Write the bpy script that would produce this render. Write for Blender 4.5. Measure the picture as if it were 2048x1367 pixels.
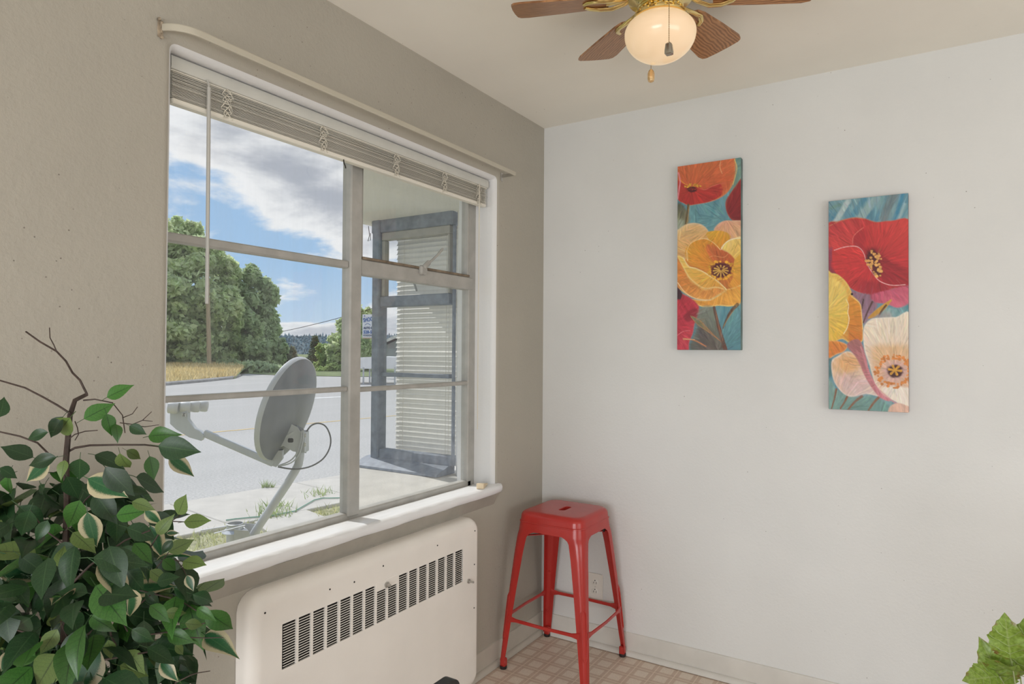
import bpy, bmesh, math, random
import numpy as np
from mathutils import Vector, Matrix

random.seed(7)
rng = np.random.default_rng(11)
SC = bpy.context.scene
COL = SC.collection
for _o in list(bpy.data.objects):
    bpy.data.objects.remove(_o)

# ------------------------------------------------------------------ camera
# world: x = 0 is the window wall's inside face, y = 0 the picture wall's, z = 0 the floor
FPX = 1322.0
PX, PY = 1024.0, 683.5
CAM = Vector((1.5807, -2.8030, 1.3476))
RGT = Vector((0.847081, 0.531425, 0.006467))
DWN = Vector((-0.002615, 0.016337, -0.999863))
FWD = Vector((-0.531458, 0.846948, 0.015228))
cam_d = bpy.data.cameras.new('camera')
cam = bpy.data.objects.new('camera', cam_d)
COL.objects.link(cam)
cam_d.sensor_width = 36.0
cam_d.lens = FPX / 2048.0 * 36.0
cam_d.clip_end = 3000
Mc = Matrix((RGT, -DWN, -FWD)).transposed().to_4x4()
Mc.translation = CAM
cam.matrix_world = Mc
SC.camera = cam

# ------------------------------------------------------------------ colour management
SC.view_settings.view_transform = 'Standard'
SC.view_settings.look = 'None'
SC.view_settings.exposure = 0.0
SC.view_settings.gamma = 1.0
SC.view_settings.use_curve_mapping = False

# ------------------------------------------------------------------ sky
W = bpy.data.worlds.new('sky')
SC.world = W
W.use_nodes = True
def build_sky():
    nt = W.node_tree
    nt.nodes.clear()
    N, L = nt.nodes, nt.links
    out = N.new('ShaderNodeOutputWorld')
    bg = N.new('ShaderNodeBackground')
    tc = N.new('ShaderNodeTexCoord')
    sep = N.new('ShaderNodeSeparateXYZ')
    L.new(tc.outputs['Generated'], sep.inputs[0])
    def m(op, a, b=None, c=None, clamp=False):
        n = N.new('ShaderNodeMath'); n.operation = op; n.use_clamp = clamp
        for i, v in enumerate((a, b, c)):
            if v is None: continue
            if isinstance(v, (int, float)): n.inputs[i].default_value = v
            else: L.new(v, n.inputs[i])
        return n.outputs[0]
    zc = m('MAXIMUM', sep.outputs[2], 0.0)
    den = m('ADD', zc, 0.22)
    u = m('DIVIDE', sep.outputs[0], den)
    v = m('DIVIDE', sep.outputs[1], den)
    cmb = N.new('ShaderNodeCombineXYZ')
    L.new(u, cmb.inputs[0]); L.new(v, cmb.inputs[1])
    L.new(m('MULTIPLY', zc, 1.2), cmb.inputs[2])
    mp = N.new('ShaderNodeMapping')
    mp.inputs['Location'].default_value = SKY_OFF
    L.new(cmb.outputs[0], mp.inputs[0])
    n1 = N.new('ShaderNodeTexNoise')
    n1.inputs['Scale'].default_value = 1.45; n1.inputs['Detail'].default_value = 9; n1.inputs['Roughness'].default_value = 0.56
    n1.inputs['Distortion'].default_value = 0.15
    L.new(mp.outputs[0], n1.inputs['Vector'])
    cov = N.new('ShaderNodeMapRange'); cov.interpolation_type = 'SMOOTHSTEP'
    cov.inputs['From Min'].default_value = 0.415; cov.inputs['From Max'].default_value = 0.50
    L.new(n1.outputs['Fac'], cov.inputs['Value'])
    # thick cores of the clouds are greyer
    core = N.new('ShaderNodeMapRange'); core.interpolation_type = 'SMOOTHSTEP'
    core.inputs['From Min'].default_value = 0.50; core.inputs['From Max'].default_value = 0.66
    L.new(n1.outputs['Fac'], core.inputs['Value'])
    def mixc(f, a, b):
        n = N.new('ShaderNodeMix'); n.data_type = 'RGBA'
        if isinstance(f, (int, float)): n.inputs[0].default_value = f
        else: L.new(f, n.inputs[0])
        for i, c in ((6, a), (7, b)):
            if isinstance(c, tuple): n.inputs[i].default_value = (*c, 1)
            else: L.new(c, n.inputs[i])
        return n.outputs[2]
    blue = mixc(m('POWER', zc, 0.6, clamp=True), (0.46, 0.66, 0.86), (0.17, 0.36, 0.72))
    cloud = mixc(core.outputs[0], (0.90, 0.91, 0.93), (0.44, 0.47, 0.54))
    sky = mixc(cov.outputs[0], blue, cloud)
    hor = N.new('ShaderNodeMapRange')
    hor.inputs['From Min'].default_value = 0.0; hor.inputs['From Max'].default_value = 0.12
    hor.inputs['To Min'].default_value = 0.45; hor.inputs['To Max'].default_value = 0.0
    L.new(sep.outputs[2], hor.inputs['Value'])
    sky = mixc(hor.outputs[0], sky, (0.74, 0.78, 0.83))
    gnd = m('LESS_THAN', sep.outputs[2], -0.01)
    sky = mixc(gnd, sky, (0.30, 0.30, 0.28))
    L.new(sky, bg.inputs['Color'])
    bg.inputs['Strength'].default_value = 1.0
    L.new(bg.outputs[0], out.inputs['Surface'])
SKY_OFF = (31.15, 3.0, 0.0)
build_sky()

# ------------------------------------------------------------------ sun
SUN_DIR = Vector((1.0, -0.22, -1.15)).normalized()      # the way the light travels
sd = bpy.data.lights.new('sun', 'SUN')
sd.energy = 3.0; sd.angle = 0.0095; sd.color = (1.0, 0.97, 0.93)
sun = bpy.data.objects.new('sun', sd)
sun.rotation_euler = SUN_DIR.to_track_quat('-Z', 'Y').to_euler()
sun.location = (-12, 3, 14)
COL.objects.link(sun)

# ------------------------------------------------------------------ daylight imitated by two unseen area lamps added as fill
def fill_lamp(name, loc, direction, sx, sy, energy, color):
    ld = bpy.data.lights.new(name, 'AREA')
    ld.shape = 'RECTANGLE'; ld.size = sx; ld.size_y = sy; ld.energy = energy; ld.color = color
    o = bpy.data.objects.new(name, ld)
    o.location = loc
    o.rotation_euler = Vector(direction).to_track_quat('-Z', 'Y').to_euler()
    COL.objects.link(o)
    return o
fill_lamp('fill_front', (1.60, -5.12, 0.95), (0, 1, -0.75), 2.1, 1.3, 86, (0.955, 0.98, 1.0))
fill_lamp('fill_right', (4.22, -2.6, 1.1), (-1, 0.6, 1.1), 2.4, 1.2, 38, (0.98, 0.97, 0.945))

# ------------------------------------------------------------------ helpers
def at(px, py, d):
    "the world point seen at pixel (px, py), d metres in front of the camera"
    return CAM + d * (FWD + RGT * ((px - PX) / FPX) + DWN * ((py - PY) / FPX))
def hit(px, py, axis, val):
    r = FWD + RGT * ((px - PX) / FPX) + DWN * ((py - PY) / FPX)
    return CAM + r * ((val - CAM[axis]) / r[axis])

class MB:
    def __init__(s): s.v = []; s.f = []; s.uv = None
    def add(s, vs, fs):
        o = len(s.v)
        s.v += [tuple(p) for p in vs]
        s.f += [tuple(i + o for i in f) for f in fs]
        return s
    def box(s, x0, x1, y0, y1, z0, z1, b=0.0):
        c = Vector(((x0+x1)/2, (y0+y1)/2, (z0+z1)/2))
        return s.obox(c, (Vector((1,0,0)), Vector((0,1,0)), Vector((0,0,1))), (abs(x1-x0)/2, abs(y1-y0)/2, abs(z1-z0)/2), b)
    def obox(s, c, ax, h, b=0.0):
        c = Vector(c)
        b = min(b, min(h) * 0.95)
        P = lambda x, y, z: c + ax[0]*x + ax[1]*y + ax[2]*z
        hx, hy, hz = h
        if b <= 0:
            vs = [P(sx*hx, sy*hy, sz*hz) for sx in (-1,1) for sy in (-1,1) for sz in (-1,1)]
            return s.add(vs, [(0,1,3,2),(4,6,7,5),(0,4,5,1),(2,3,7,6),(0,2,6,4),(1,5,7,3)])
        vs = []; idx = {}
        for sx in (-1,1):
            for sy in (-1,1):
                for sz in (-1,1):
                    for k in range(3):
                        q = [sx*(hx-b), sy*(hy-b), sz*(hz-b)]
                        q[k] = (sx*hx, sy*hy, sz*hz)[k]
                        idx[sx,sy,sz,k] = len(vs); vs.append(P(*q))
        fs = []
        for sg in (-1,1):
            fs.append([idx[sg,a,d,0] for a,d in ((-1,-1),(1,-1),(1,1),(-1,1))])
            fs.append([idx[a,sg,d,1] for a,d in ((-1,-1),(1,-1),(1,1),(-1,1))])
            fs.append([idx[a,d,sg,2] for a,d in ((-1,-1),(1,-1),(1,1),(-1,1))])
        for a in (-1,1):
            for d in (-1,1):
                fs.append([idx[a,d,-1,0], idx[a,d,1,0], idx[a,d,1,1], idx[a,d,-1,1]])
                fs.append([idx[a,-1,d,0], idx[a,1,d,0], idx[a,1,d,2], idx[a,-1,d,2]])
                fs.append([idx[-1,a,d,1], idx[1,a,d,1], idx[1,a,d,2], idx[-1,a,d,2]])
        for sx in (-1,1):
            for sy in (-1,1):
                for sz in (-1,1):
                    fs.append([idx[sx,sy,sz,k] for k in range(3)])
        return s.add(vs, fs)
    def rings(s, loops, cap0=True, cap1=True, closed=True):
        n = len(loops[0]); vs = [p for l in loops for p in l]; fs = []
        for i in range(len(loops)-1):
            for j in range(n if closed else n-1):
                k = (j+1) % n
                fs.append((i*n+j, i*n+k, (i+1)*n+k, (i+1)*n+j))
        if cap0: fs.append(tuple(range(n-1, -1, -1)))
        if cap1: fs.append(tuple((len(loops)-1)*n + j for j in range(n)))
        return s.add(vs, fs)
    def tube(s, pts, r, n=8, caps=True, flat=1.0, upv=None):
        pts = [Vector(p) for p in pts]
        R = r if isinstance(r, (list, tuple)) else [r]*len(pts)
        loops = []; prev = None
        for i, p in enumerate(pts):
            t = (pts[min(i+1, len(pts)-1)] - pts[max(i-1, 0)])
            t = t.normalized() if t.length > 1e-9 else Vector((0,0,1))
            if prev is None:
                a = upv if upv is not None else (Vector((0,0,1)) if abs(t.z) < 0.9 else Vector((1,0,0)))
                prev = (Vector(a) - t*t.dot(Vector(a))).normalized()
            else:
                q = prev - t*t.dot(prev)
                if q.length > 1e-6: prev = q.normalized()
            bb = t.cross(prev)
            loops.append([p + (prev*math.cos(2*math.pi*j/n)*flat + bb*math.sin(2*math.pi*j/n))*R[i] for j in range(n)])
        return s.rings(loops, caps, caps)
    def lathe(s, prof, c, n=24, caps=(True, True)):
        c = Vector(c)
        loops = [[c + Vector((r*math.cos(2*math.pi*j/n), r*math.sin(2*math.pi*j/n), z)) for j in range(n)] for r, z in prof]
        return s.rings(loops, caps[0], caps[1])
    def prism(s, poly, z0, z1):
        return s.rings([[Vector((x, y, z0)) for x, y in poly], [Vector((x, y, z1)) for x, y in poly]])
    def sphere(s, c, r, n=8, m=6, sc=(1,1,1)):
        c = Vector(c)
        loops = []
        for i in range(1, m):
            a = math.pi*i/m
            loops.append([c + Vector((r*sc[0]*math.sin(a)*math.cos(2*math.pi*j/n), r*sc[1]*math.sin(a)*math.sin(2*math.pi*j/n), r*sc[2]*math.cos(a))) for j in range(n)])
        return s.rings(loops, True, True)
    def mesh(s, name, mat, origin=(0,0,0), smooth=35):
        me = bpy.data.meshes.new(name)
        o = Vector(origin)
        me.from_pydata([(p[0]-o.x, p[1]-o.y, p[2]-o.z) for p in s.v], [], s.f)
        bm = bmesh.new(); bm.from_mesh(me)
        bmesh.ops.recalc_face_normals(bm, faces=bm.faces)
        bm.to_mesh(me); bm.free()
        if smooth:
            me.polygons.foreach_set('use_smooth', [True]*len(me.polygons))
            me.set_sharp_from_angle(angle=math.radians(smooth))
        if mat is not None: me.materials.append(mat)
        return me
    def build(s, name, mat, parent=None, smooth=35):
        "ONE mesh object; a part keeps world coordinates relative to its thing's origin"
        org = ROOT.get(parent.name, Vector()) if parent is not None else Vector()
        if parent is None and s.v:
            a = np.array([tuple(p) for p in s.v]); org = Vector(((a[:,0].min()+a[:,0].max())/2, (a[:,1].min()+a[:,1].max())/2, a[:,2].min()))
        o = bpy.data.objects.new(name, s.mesh(name, mat, org, smooth))
        COL.objects.link(o)
        if parent is None: o.location = org
        else: o.parent = parent
        ROOT[o.name] = org
        return o
ROOT = {}
def tag(o, label=None, cat=None, group=None, kind=None):
    if label: o['label'] = label
    if cat: o['category'] = cat
    if group: o['group'] = group
    if kind: o['kind'] = kind
    return o
def thing(name, loc, label=None, cat=None, group=None, kind=None):
    o = bpy.data.objects.new(name, None)
    o.empty_display_size = 0.05
    o.location = loc
    COL.objects.link(o)
    ROOT[o.name] = Vector(loc)
    return tag(o, label, cat, group, kind)
def copy_part(src, dx=(0,0,0)):
    c = src.copy(); COL.objects.link(c)
    c.location = Vector(src.location) + Vector(dx)
    return c
def raw_mesh(name, V, F, mat):
    "numpy vertices / equal-sized faces to a mesh"
    me = bpy.data.meshes.new(name)
    k = F.shape[1]
    me.vertices.add(len(V)); me.vertices.foreach_set('co', np.ascontiguousarray(V, dtype=np.float32).ravel())
    me.loops.add(F.size); me.loops.foreach_set('vertex_index', np.ascontiguousarray(F, dtype=np.int32).ravel())
    me.polygons.add(len(F)); me.polygons.foreach_set('loop_start', np.arange(len(F), dtype=np.int32)*k)
    me.update(calc_edges=True); me.validate()
    if mat: me.materials.append(mat)
    return me

# ------------------------------------------------------------------ materials
def S(r, g, b):
    "8-bit sRGB to linear"
    f = lambda c: (c/255/12.92) if c <= 10.3 else ((c/255+0.055)/1.055)**2.4
    return (f(r), f(g), f(b))
class NT:
    def __init__(s, name):
        s.m = bpy.data.materials.new(name); s.m.use_nodes = True
        s.t = s.m.node_tree; s.t.nodes.clear()
        s.out = s.n('ShaderNodeOutputMaterial')
    def n(s, kind, **kw):
        x = s.t.nodes.new(kind)
        for k, v in kw.items(): setattr(x, k, v)
        return x
    def l(s, a, b): s.t.links.new(a, b)
    def coord(s, which='Object', scale=(1,1,1)):
        tc = s.n('ShaderNodeTexCoord'); mp = s.n('ShaderNodeMapping')
        mp.inputs['Scale'].default_value = scale
        s.l(tc.outputs[which], mp.inputs[0]); return mp.outputs[0]
    def noise(s, vec, scale, detail=4, rough=0.5, dist=0.0):
        x = s.n('ShaderNodeTexNoise')
        x.inputs['Scale'].default_value = scale; x.inputs['Detail'].default_value = detail
        x.inputs['Roughness'].default_value = rough; x.inputs['Distortion'].default_value = dist
        s.l(vec, x.inputs['Vector']); return x.outputs['Fac']
    def ramp(s, fac, a, b, lo=0.0, hi=1.0, smooth=False):
        x = s.n('ShaderNodeMapRange')
        if smooth: x.interpolation_type = 'SMOOTHSTEP'
        x.inputs['From Min'].default_value = lo; x.inputs['From Max'].default_value = hi
        x.inputs['To Min'].default_value = a; x.inputs['To Max'].default_value = b
        s.l(fac, x.inputs['Value']); return x.outputs[0]
    def mix(s, f, a, b):
        x = s.n('ShaderNodeMix', data_type='RGBA')
        if isinstance(f, (int, float)): x.inputs[0].default_value = f
        else: s.l(f, x.inputs[0])
        for i, c in ((6, a), (7, b)):
            if isinstance(c, tuple): x.inputs[i].default_value = (*c[:3], 1)
            else: s.l(c, x.inputs[i])
        return x.outputs[2]
    def math(s, op, a, b=0.0, clamp=False):
        x = s.n('ShaderNodeMath', operation=op, use_clamp=clamp)
        for i, v in enumerate((a, b)):
            if isinstance(v, (int, float)): x.inputs[i].default_value = v
            else: s.l(v, x.inputs[i])
        return x.outputs[0]
    def bsdf(s, color, rough=0.5, metal=0.0, spec=0.5, height=None, bump=0.3, dist=0.002, **kw):
        p = s.n('ShaderNodeBsdfPrincipled')
        if isinstance(color, tuple): p.inputs['Base Color'].default_value = (*color[:3], 1)
        else: s.l(color, p.inputs['Base Color'])
        if isinstance(rough, (int, float)): p.inputs['Roughness'].default_value = rough
        else: s.l(rough, p.inputs['Roughness'])
        p.inputs['Metallic'].default_value = metal
        p.inputs['Specular IOR Level'].default_value = spec
        for k, v in kw.items(): p.inputs[k.replace('_', ' ')].default_value = v
        if height is not None:
            b = s.n('ShaderNodeBump'); b.inputs['Strength'].default_value = bump; b.inputs['Distance'].default_value = dist
            s.l(height, b.inputs['Height']); s.l(b.outputs[0], p.inputs['Normal'])
        return p
    def done(s, shader):
        s.l(shader.outputs[0] if hasattr(shader, 'outputs') else shader, s.out.inputs['Surface']); return s.m
def simple(name, col, rough=0.5, metal=0.0, var=0.0, vs=20, bump=0.0, bs=60, dist=0.002, spec=0.5, scale=(1,1,1), detail=4, **kw):
    t = NT(name); v = t.coord('Object', scale)
    c = col
    if var:
        f = t.noise(v, vs, detail)
        dk = tuple(max(0, k*(1-var)) for k in col); lt = tuple(min(1, k*(1+var)) for k in col)
        c = t.mix(t.ramp(f, 0, 1, 0.3, 0.7), dk, lt)
    h = t.noise(v, bs, 3) if bump else None
    return t.done(t.bsdf(c, rough, metal, spec, h, bump, dist, **kw))

# --- plaster walls: orange-peel relief and a few dark pin specks
def plaster(name, col, specks=0.0, bump=0.35, rough=0.6):
    t = NT(name); v = t.coord('Object')
    n1 = t.noise(v, 95, 5, 0.6); n2 = t.noise(v, 22, 3); n3 = t.noise(v, 2.2, 3)
    h = t.math('ADD', t.math('MULTIPLY', n1, 0.6), t.math('MULTIPLY', n2, 0.7))
    c = t.mix(t.ramp(n3, 0, 1, 0.35, 0.7), tuple(k*0.965 for k in col), tuple(min(1, k*1.02) for k in col))
    if specks:
        vo = t.n('ShaderNodeTexVoronoi'); vo.inputs['Scale'].default_value = 42
        t.l(v, vo.inputs['Vector'])
        spot = t.ramp(vo.outputs['Distance'], 1, 0, 0.05, 0.09)
        sp = t.n('ShaderNodeSeparateColor'); t.l(vo.outputs['Color'], sp.inputs[0])
        spot = t.math('MULTIPLY', spot, t.math('LESS_THAN', sp.outputs[0], specks))
        spot = t.math('MULTIPLY', spot, t.ramp(t.noise(v, 3.1, 2), 0, 1, 0.45, 0.6))
        c = t.mix(t.math('MULTIPLY', spot, 0.75), c, (0.10, 0.085, 0.07))
    return t.done(t.bsdf(c, rough, 0, 0.35, h, bump, 0.004))
M = {}
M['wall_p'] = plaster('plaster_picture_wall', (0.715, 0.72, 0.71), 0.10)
M['wall_w'] = plaster('plaster_window_wall_shaded', (0.43, 0.402, 0.346), 0.45, 0.6)  # same wall paint, darkened here to stand in for dimmer light
M['reveal'] = plaster('window_reveal_paint', (0.76, 0.76, 0.76), 0.0, 0.4, 0.45)
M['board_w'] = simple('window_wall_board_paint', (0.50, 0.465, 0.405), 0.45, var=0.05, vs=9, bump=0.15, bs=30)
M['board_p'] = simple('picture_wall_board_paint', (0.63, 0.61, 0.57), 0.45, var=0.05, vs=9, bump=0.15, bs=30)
M['ceil'] = plaster('ceiling_paint', (0.88, 0.85, 0.775), 0.05, 0.12, 0.55)
M['stucco'] = plaster('outside_stucco', (0.90, 0.89, 0.87), 0.0, 0.7, 0.85)
M['trim'] = simple('trim_paint', (0.70, 0.67, 0.62), 0.4, var=0.06, vs=9, bump=0.15, bs=30)
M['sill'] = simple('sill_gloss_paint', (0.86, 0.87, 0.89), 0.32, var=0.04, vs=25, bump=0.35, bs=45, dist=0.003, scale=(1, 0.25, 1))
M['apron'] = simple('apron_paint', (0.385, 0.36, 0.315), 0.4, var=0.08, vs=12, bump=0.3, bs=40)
M['sash'] = simple('sash_paint', (0.40, 0.39, 0.365), 0.45, var=0.10, vs=18, bump=0.35, bs=55, dist=0.003)
M['putty'] = simple('old_dirty_wood', (0.20, 0.155, 0.11), 0.7, var=0.4, vs=30)
M['blue_frame'] = simple('grey_blue_weathered_paint', (0.235, 0.27, 0.335), 0.6, var=0.22, vs=25, bump=0.4, bs=40)
M['black'] = simple('black_plastic', (0.012, 0.012, 0.013), 0.45)
M['dark'] = simple('dark_cavity', (0.022, 0.019, 0.017), 0.85)
M['heater'] = simple('heater_enamel', (0.86, 0.82, 0.77), 0.38, var=0.03, vs=6, bump=0.06, bs=70)
M['steel'] = simple('brushed_metal', (0.55, 0.54, 0.52), 0.32, metal=1.0, var=0.1, vs=40)
M['brass'] = simple('polished_brass', (0.80, 0.62, 0.27), 0.16, metal=1.0, var=0.06, vs=30)
M['brass_dark'] = simple('aged_brass', (0.36, 0.27, 0.14), 0.35, metal=1.0)
M['red'] = simple('red_powder_coat', (0.44, 0.028, 0.022), 0.24, var=0.06, vs=8, spec=0.55)
M['rubber'] = simple('black_rubber', (0.02, 0.012, 0.012), 0.6)
M['white_plastic'] = simple('white_plastic', (0.72, 0.69, 0.64), 0.35)
M['blind'] = simple('blind_vinyl', (0.78, 0.75, 0.67), 0.42, var=0.08, vs=14, scale=(1, 0.2, 1))
M['headrail'] = simple('blind_headrail_enamel', (0.60, 0.60, 0.56), 0.35, var=0.04, vs=10)
M['rod'] = simple('curtain_rod_enamel', (0.52, 0.485, 0.40), 0.35, var=0.03, vs=10)
M['old_bracket'] = simple('painted_over_bracket', (0.30, 0.245, 0.18), 0.6, var=0.6, vs=60)
M['cord'] = simple('cotton_cord', (0.70, 0.66, 0.57), 0.8)
M['wand'] = simple('clear_plastic_wand', (0.46, 0.45, 0.42), 0.25)
def glass_mat():
    t = NT('dusty_window_glass')
    v = t.coord('Object')
    tr = t.n('ShaderNodeBsdfTransparent'); tr.inputs[0].default_value = (0.975, 0.985, 0.98, 1)
    gl = t.n('ShaderNodeBsdfGlossy'); gl.inputs['Roughness'].default_value = 0.02
    lw = t.n('ShaderNodeLayerWeight'); lw.inputs['Blend'].default_value = 0.5
    fr = t.math('ADD', t.math('MULTIPLY', t.math('POWER', lw.outputs['Facing'], 5.0), 0.8), 0.045)
    m1 = t.n('ShaderNodeMixShader')
    t.l(fr, m1.inputs[0]); t.l(tr.outputs[0], m1.inputs[1]); t.l(gl.outputs[0], m1.inputs[2])
    df = t.n('ShaderNodeBsdfTranslucent'); df.inputs[0].default_value = (0.86, 0.87, 0.88, 1)
    streak = t.noise(t.coord('Object', (1, 9, 0.8)), 2.2, 5, 0.65)
    fine = t.noise(v, 60, 3, 0.6)
    d = t.math('ADD', t.ramp(streak, 0.02, 0.115, 0.35, 0.75), t.ramp(fine, 0.0, 0.02, 0.55, 0.8))
    m2 = t.n('ShaderNodeMixShader')
    t.l(d, m2.inputs[0]); t.l(m1.outputs[0], m2.inputs[1]); t.l(df.outputs[0], m2.inputs[2])
    return t.done(m2)
M['glass'] = glass_mat()
def oak_mat():
    t = NT('oak_blade')
    v = t.coord('UV', (1, 1, 1))
    n0 = t.noise(t.coord('UV', (2.2, 9, 1)), 1.0, 4, 0.55)
    wv = t.n('ShaderNodeTexWave', wave_type='BANDS', bands_direction='Y')
    wv.inputs['Scale'].default_value = 4.2; wv.inputs['Distortion'].default_value = 9.0
    wv.inputs['Detail'].default_value = 2.5; wv.inputs['Detail Scale'].default_value = 0.8
    t.l(t.coord('UV', (0.75, 1.5, 1)), wv.inputs['Vector'])
    pores = t.noise(t.coord('UV', (5, 120, 1)), 1.0, 3, 0.6)
    c = t.mix(t.ramp(wv.outputs['Fac'], 0, 1, 0.15, 0.8), (0.22, 0.092, 0.034), (0.44, 0.215, 0.092))
    c = t.mix(t.ramp(pores, 0.0, 0.55, 0.48, 0.72), c, (0.13, 0.055, 0.02))
    c = t.mix(t.ramp(n0, 0.0, 0.4, 0.4, 0.75), c, (0.50, 0.26, 0.115))
    return t.done(t.bsdf(c, 0.3, 0, 0.5))
M['oak'] = oak_mat()
def globe_mat():
    t = NT('frosted_lit_globe')
    v = t.coord('Object')
    p = t.bsdf((0.62, 0.46, 0.34), 0.18, 0, 0.5)
    sep = t.n('ShaderNodeSeparateXYZ'); t.l(v, sep.inputs[0])
    c = t.mix(t.ramp(sep.outputs[2], 0, 1, 2.165, 2.29), (1.0, 0.74, 0.42), (1.0, 0.50, 0.27))
    t.l(c, p.inputs['Emission Color'])
    p.inputs['Emission Strength'].default_value = 0.44
    return t.done(p)
def vinyl_mat():
    "sheet vinyl with a printed lattice of pale squares, tan bands and thin light lines"
    t = NT('lattice_vinyl')
    v = t.coord('Object', (1, 1, 1))
    sep = t.n('ShaderNodeSeparateXYZ'); t.l(v, sep.inputs[0])
    P_ = VINYL
    def axis(o, off):
        f = t.math('FRACT', t.math('ADD', t.math('DIVIDE', o, P_), off))
        d = t.math('ABSOLUTE', t.math('SUBTRACT', f, 0.5))          # 0 in the band centre .. 0.5 square centre
        band = t.ramp(d, 1, 0, 0.185, 0.215)
        line = t.ramp(d, 1, 0, 0.018, 0.04)
        return band, line
    bx, lx = axis(sep.outputs[0], 0.15); by, ly = axis(sep.outputs[1], 0.35)
    band = t.math('MAXIMUM', bx, by); line = t.math('MAXIMUM', lx, ly)
    both = t.math('MULTIPLY', bx, by)
    sp = t.noise(v, 260, 2, 0.7); big = t.noise(v, 5, 3)
    sq = t.mix(t.ramp(sp, 0, 1, 0.35, 0.65), (0.66, 0.56, 0.47), (0.80, 0.71, 0.61))
    bd = t.mix(t.ramp(sp, 0, 1, 0.35, 0.65), (0.55, 0.425, 0.34), (0.64, 0.51, 0.42))
    c = t.mix(band, sq, bd)
    c = t.mix(t.math('MULTIPLY', both, 0.35), c, (0.48, 0.35, 0.26))
    c = t.mix(t.math('MULTIPLY', line, 0.7), c, (0.78, 0.67, 0.56))
    c = t.mix(t.ramp(big, 0, 0.15, 0.4, 0.7), c, (0.60, 0.48, 0.35))
    return t.done(t.bsdf(c, 0.42, 0, 0.4, sp, 0.15, 0.001))
VINYL = 0.083
M['vinyl'] = vinyl_mat()

# ------------------------------------------------------------------ room shell
XR, YF, HC = 4.3, -5.2, 2.44
OY0, OY1, OZ0, OZ1 = -1.868, -0.420, 0.735, 2.098       # the window opening in the inside face
def rrect(y0, y1, z0, z1, r, n, x):
    pts = []
    for cy, cz, a0 in ((y1-r, z1-r, 0), (y0+r, z1-r, 90), (y0+r, z0+r, 180), (y1-r, z0+r, 270)):
        for k in range(n+1):
            a = math.radians(a0 + 90*k/n)
            pts.append(Vector((x, cy + r*math.cos(a), cz + r*math.sin(a))))
    return pts
def window_wall():
    mb = MB(); n = 4; R = 0.028
    def outer(x):
        o = []
        for cy, cz in ((0.0, HC), (YF, HC), (YF, -0.0), (0.0, -0.0)):
            o += [Vector((x, cy, cz))]*(n+1)
        return o
    loops = [outer(0.0)]; rev = []
    for k in range(9):
        a = math.radians(90*k/8)
        e = R*(1 - math.sin(a)); x = -R*(1 - math.cos(a))
        l = rrect(OY0-e, OY1+e, OZ0-e, OZ1+e, 0.008 + e, n, x)
        if k <= 3: loops.append(l)
        if k >= 3: rev.append(l)
    rev.append(rrect(OY0, OY1, OZ0, OZ1, 0.008, n, -0.20))
    loops.append(rrect(OY0-0.012, OY1+0.012, OZ0-0.012, OZ1+0.012, 0.012, n, -0.20))
    loops.append([p + Vector((-0.20, 0, 0)) for p in outer(0.0)])
    loops.append(outer(0.0))
    mb.rings(loops, False, False)
    rv = MB(); rv.rings(rev, False, False)
    return mb, rv
wall_mesh, reveal_mesh = window_wall()
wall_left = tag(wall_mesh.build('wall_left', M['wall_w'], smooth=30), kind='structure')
tag(MB().box(0.0, XR, 0.0, 0.15, 0.0, HC).build('wall_back', M['wall_p'], smooth=0), kind='structure')
def holed(axis):  # the wall openings are added to hold the fill lamps
    mb = MB()
    if axis == 'front':
        for a in ((0, XR, 0, 0.25), (0, XR, 1.70, HC), (0, 0.50, 0.25, 1.70), (2.70, XR, 0.25, 1.70)):
            mb.box(a[0], a[1], YF-0.15, YF, a[2], a[3])
    else:
        for a in ((YF, 0, 0, 0.58), (YF, 0, 2.12, HC), (YF, -3.85, 0.58, 2.12), (-1.35, 0, 0.58, 2.12)):
            mb.box(XR, XR+0.15, a[0], a[1], a[2], a[3])
    return mb
tag(holed('front').build('wall_front', M['wall_p'], smooth=0), kind='structure')
tag(holed('right').build('wall_right', M['wall_p'], smooth=0), kind='structure')
tag(MB().box(-0.0, XR, YF, 0.0, HC, HC+0.1).build('ceiling', M['ceil'], smooth=0), kind='structure')
fl = MB().box(0.0, XR, YF, 0.0, -0.12, 0.0).build('floor', M['vinyl'], smooth=0)
tag(fl, kind='structure')

# plain steel window frames in two unseen openings added for the fill lamps
def added_window(name, x0, x1, y0, y1, z0, z1):
    r = thing(name, ((x0+x1)/2, (y0+y1)/2, z0), kind='structure')
    along_x = (x1-x0) > (y1-y0)
    f = MB()
    f.box(x0, x1, y0, y1, z0, z0+0.05, 0.004); f.box(x0, x1, y0, y1, z1-0.05, z1, 0.004)
    for k in (0, 0.5, 1):
        if along_x:
            c = x0+0.025 + (x1-x0-0.05)*k; f.box(c-0.025, c+0.025, y0, y1, z0, z1, 0.004)
        else:
            c = y0+0.025 + (y1-y0-0.05)*k; f.box(x0, x1, c-0.025, c+0.025, z0, z1, 0.004)
    f.build('window_frame', M['sash'], r)
    return r
added_window('added_window_front', 0.50, 2.70, YF-0.11, YF-0.07, 0.25, 1.70)
added_window('added_window_right', XR+0.07, XR+0.11, -3.85, -1.35, 0.58, 2.12)

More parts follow.
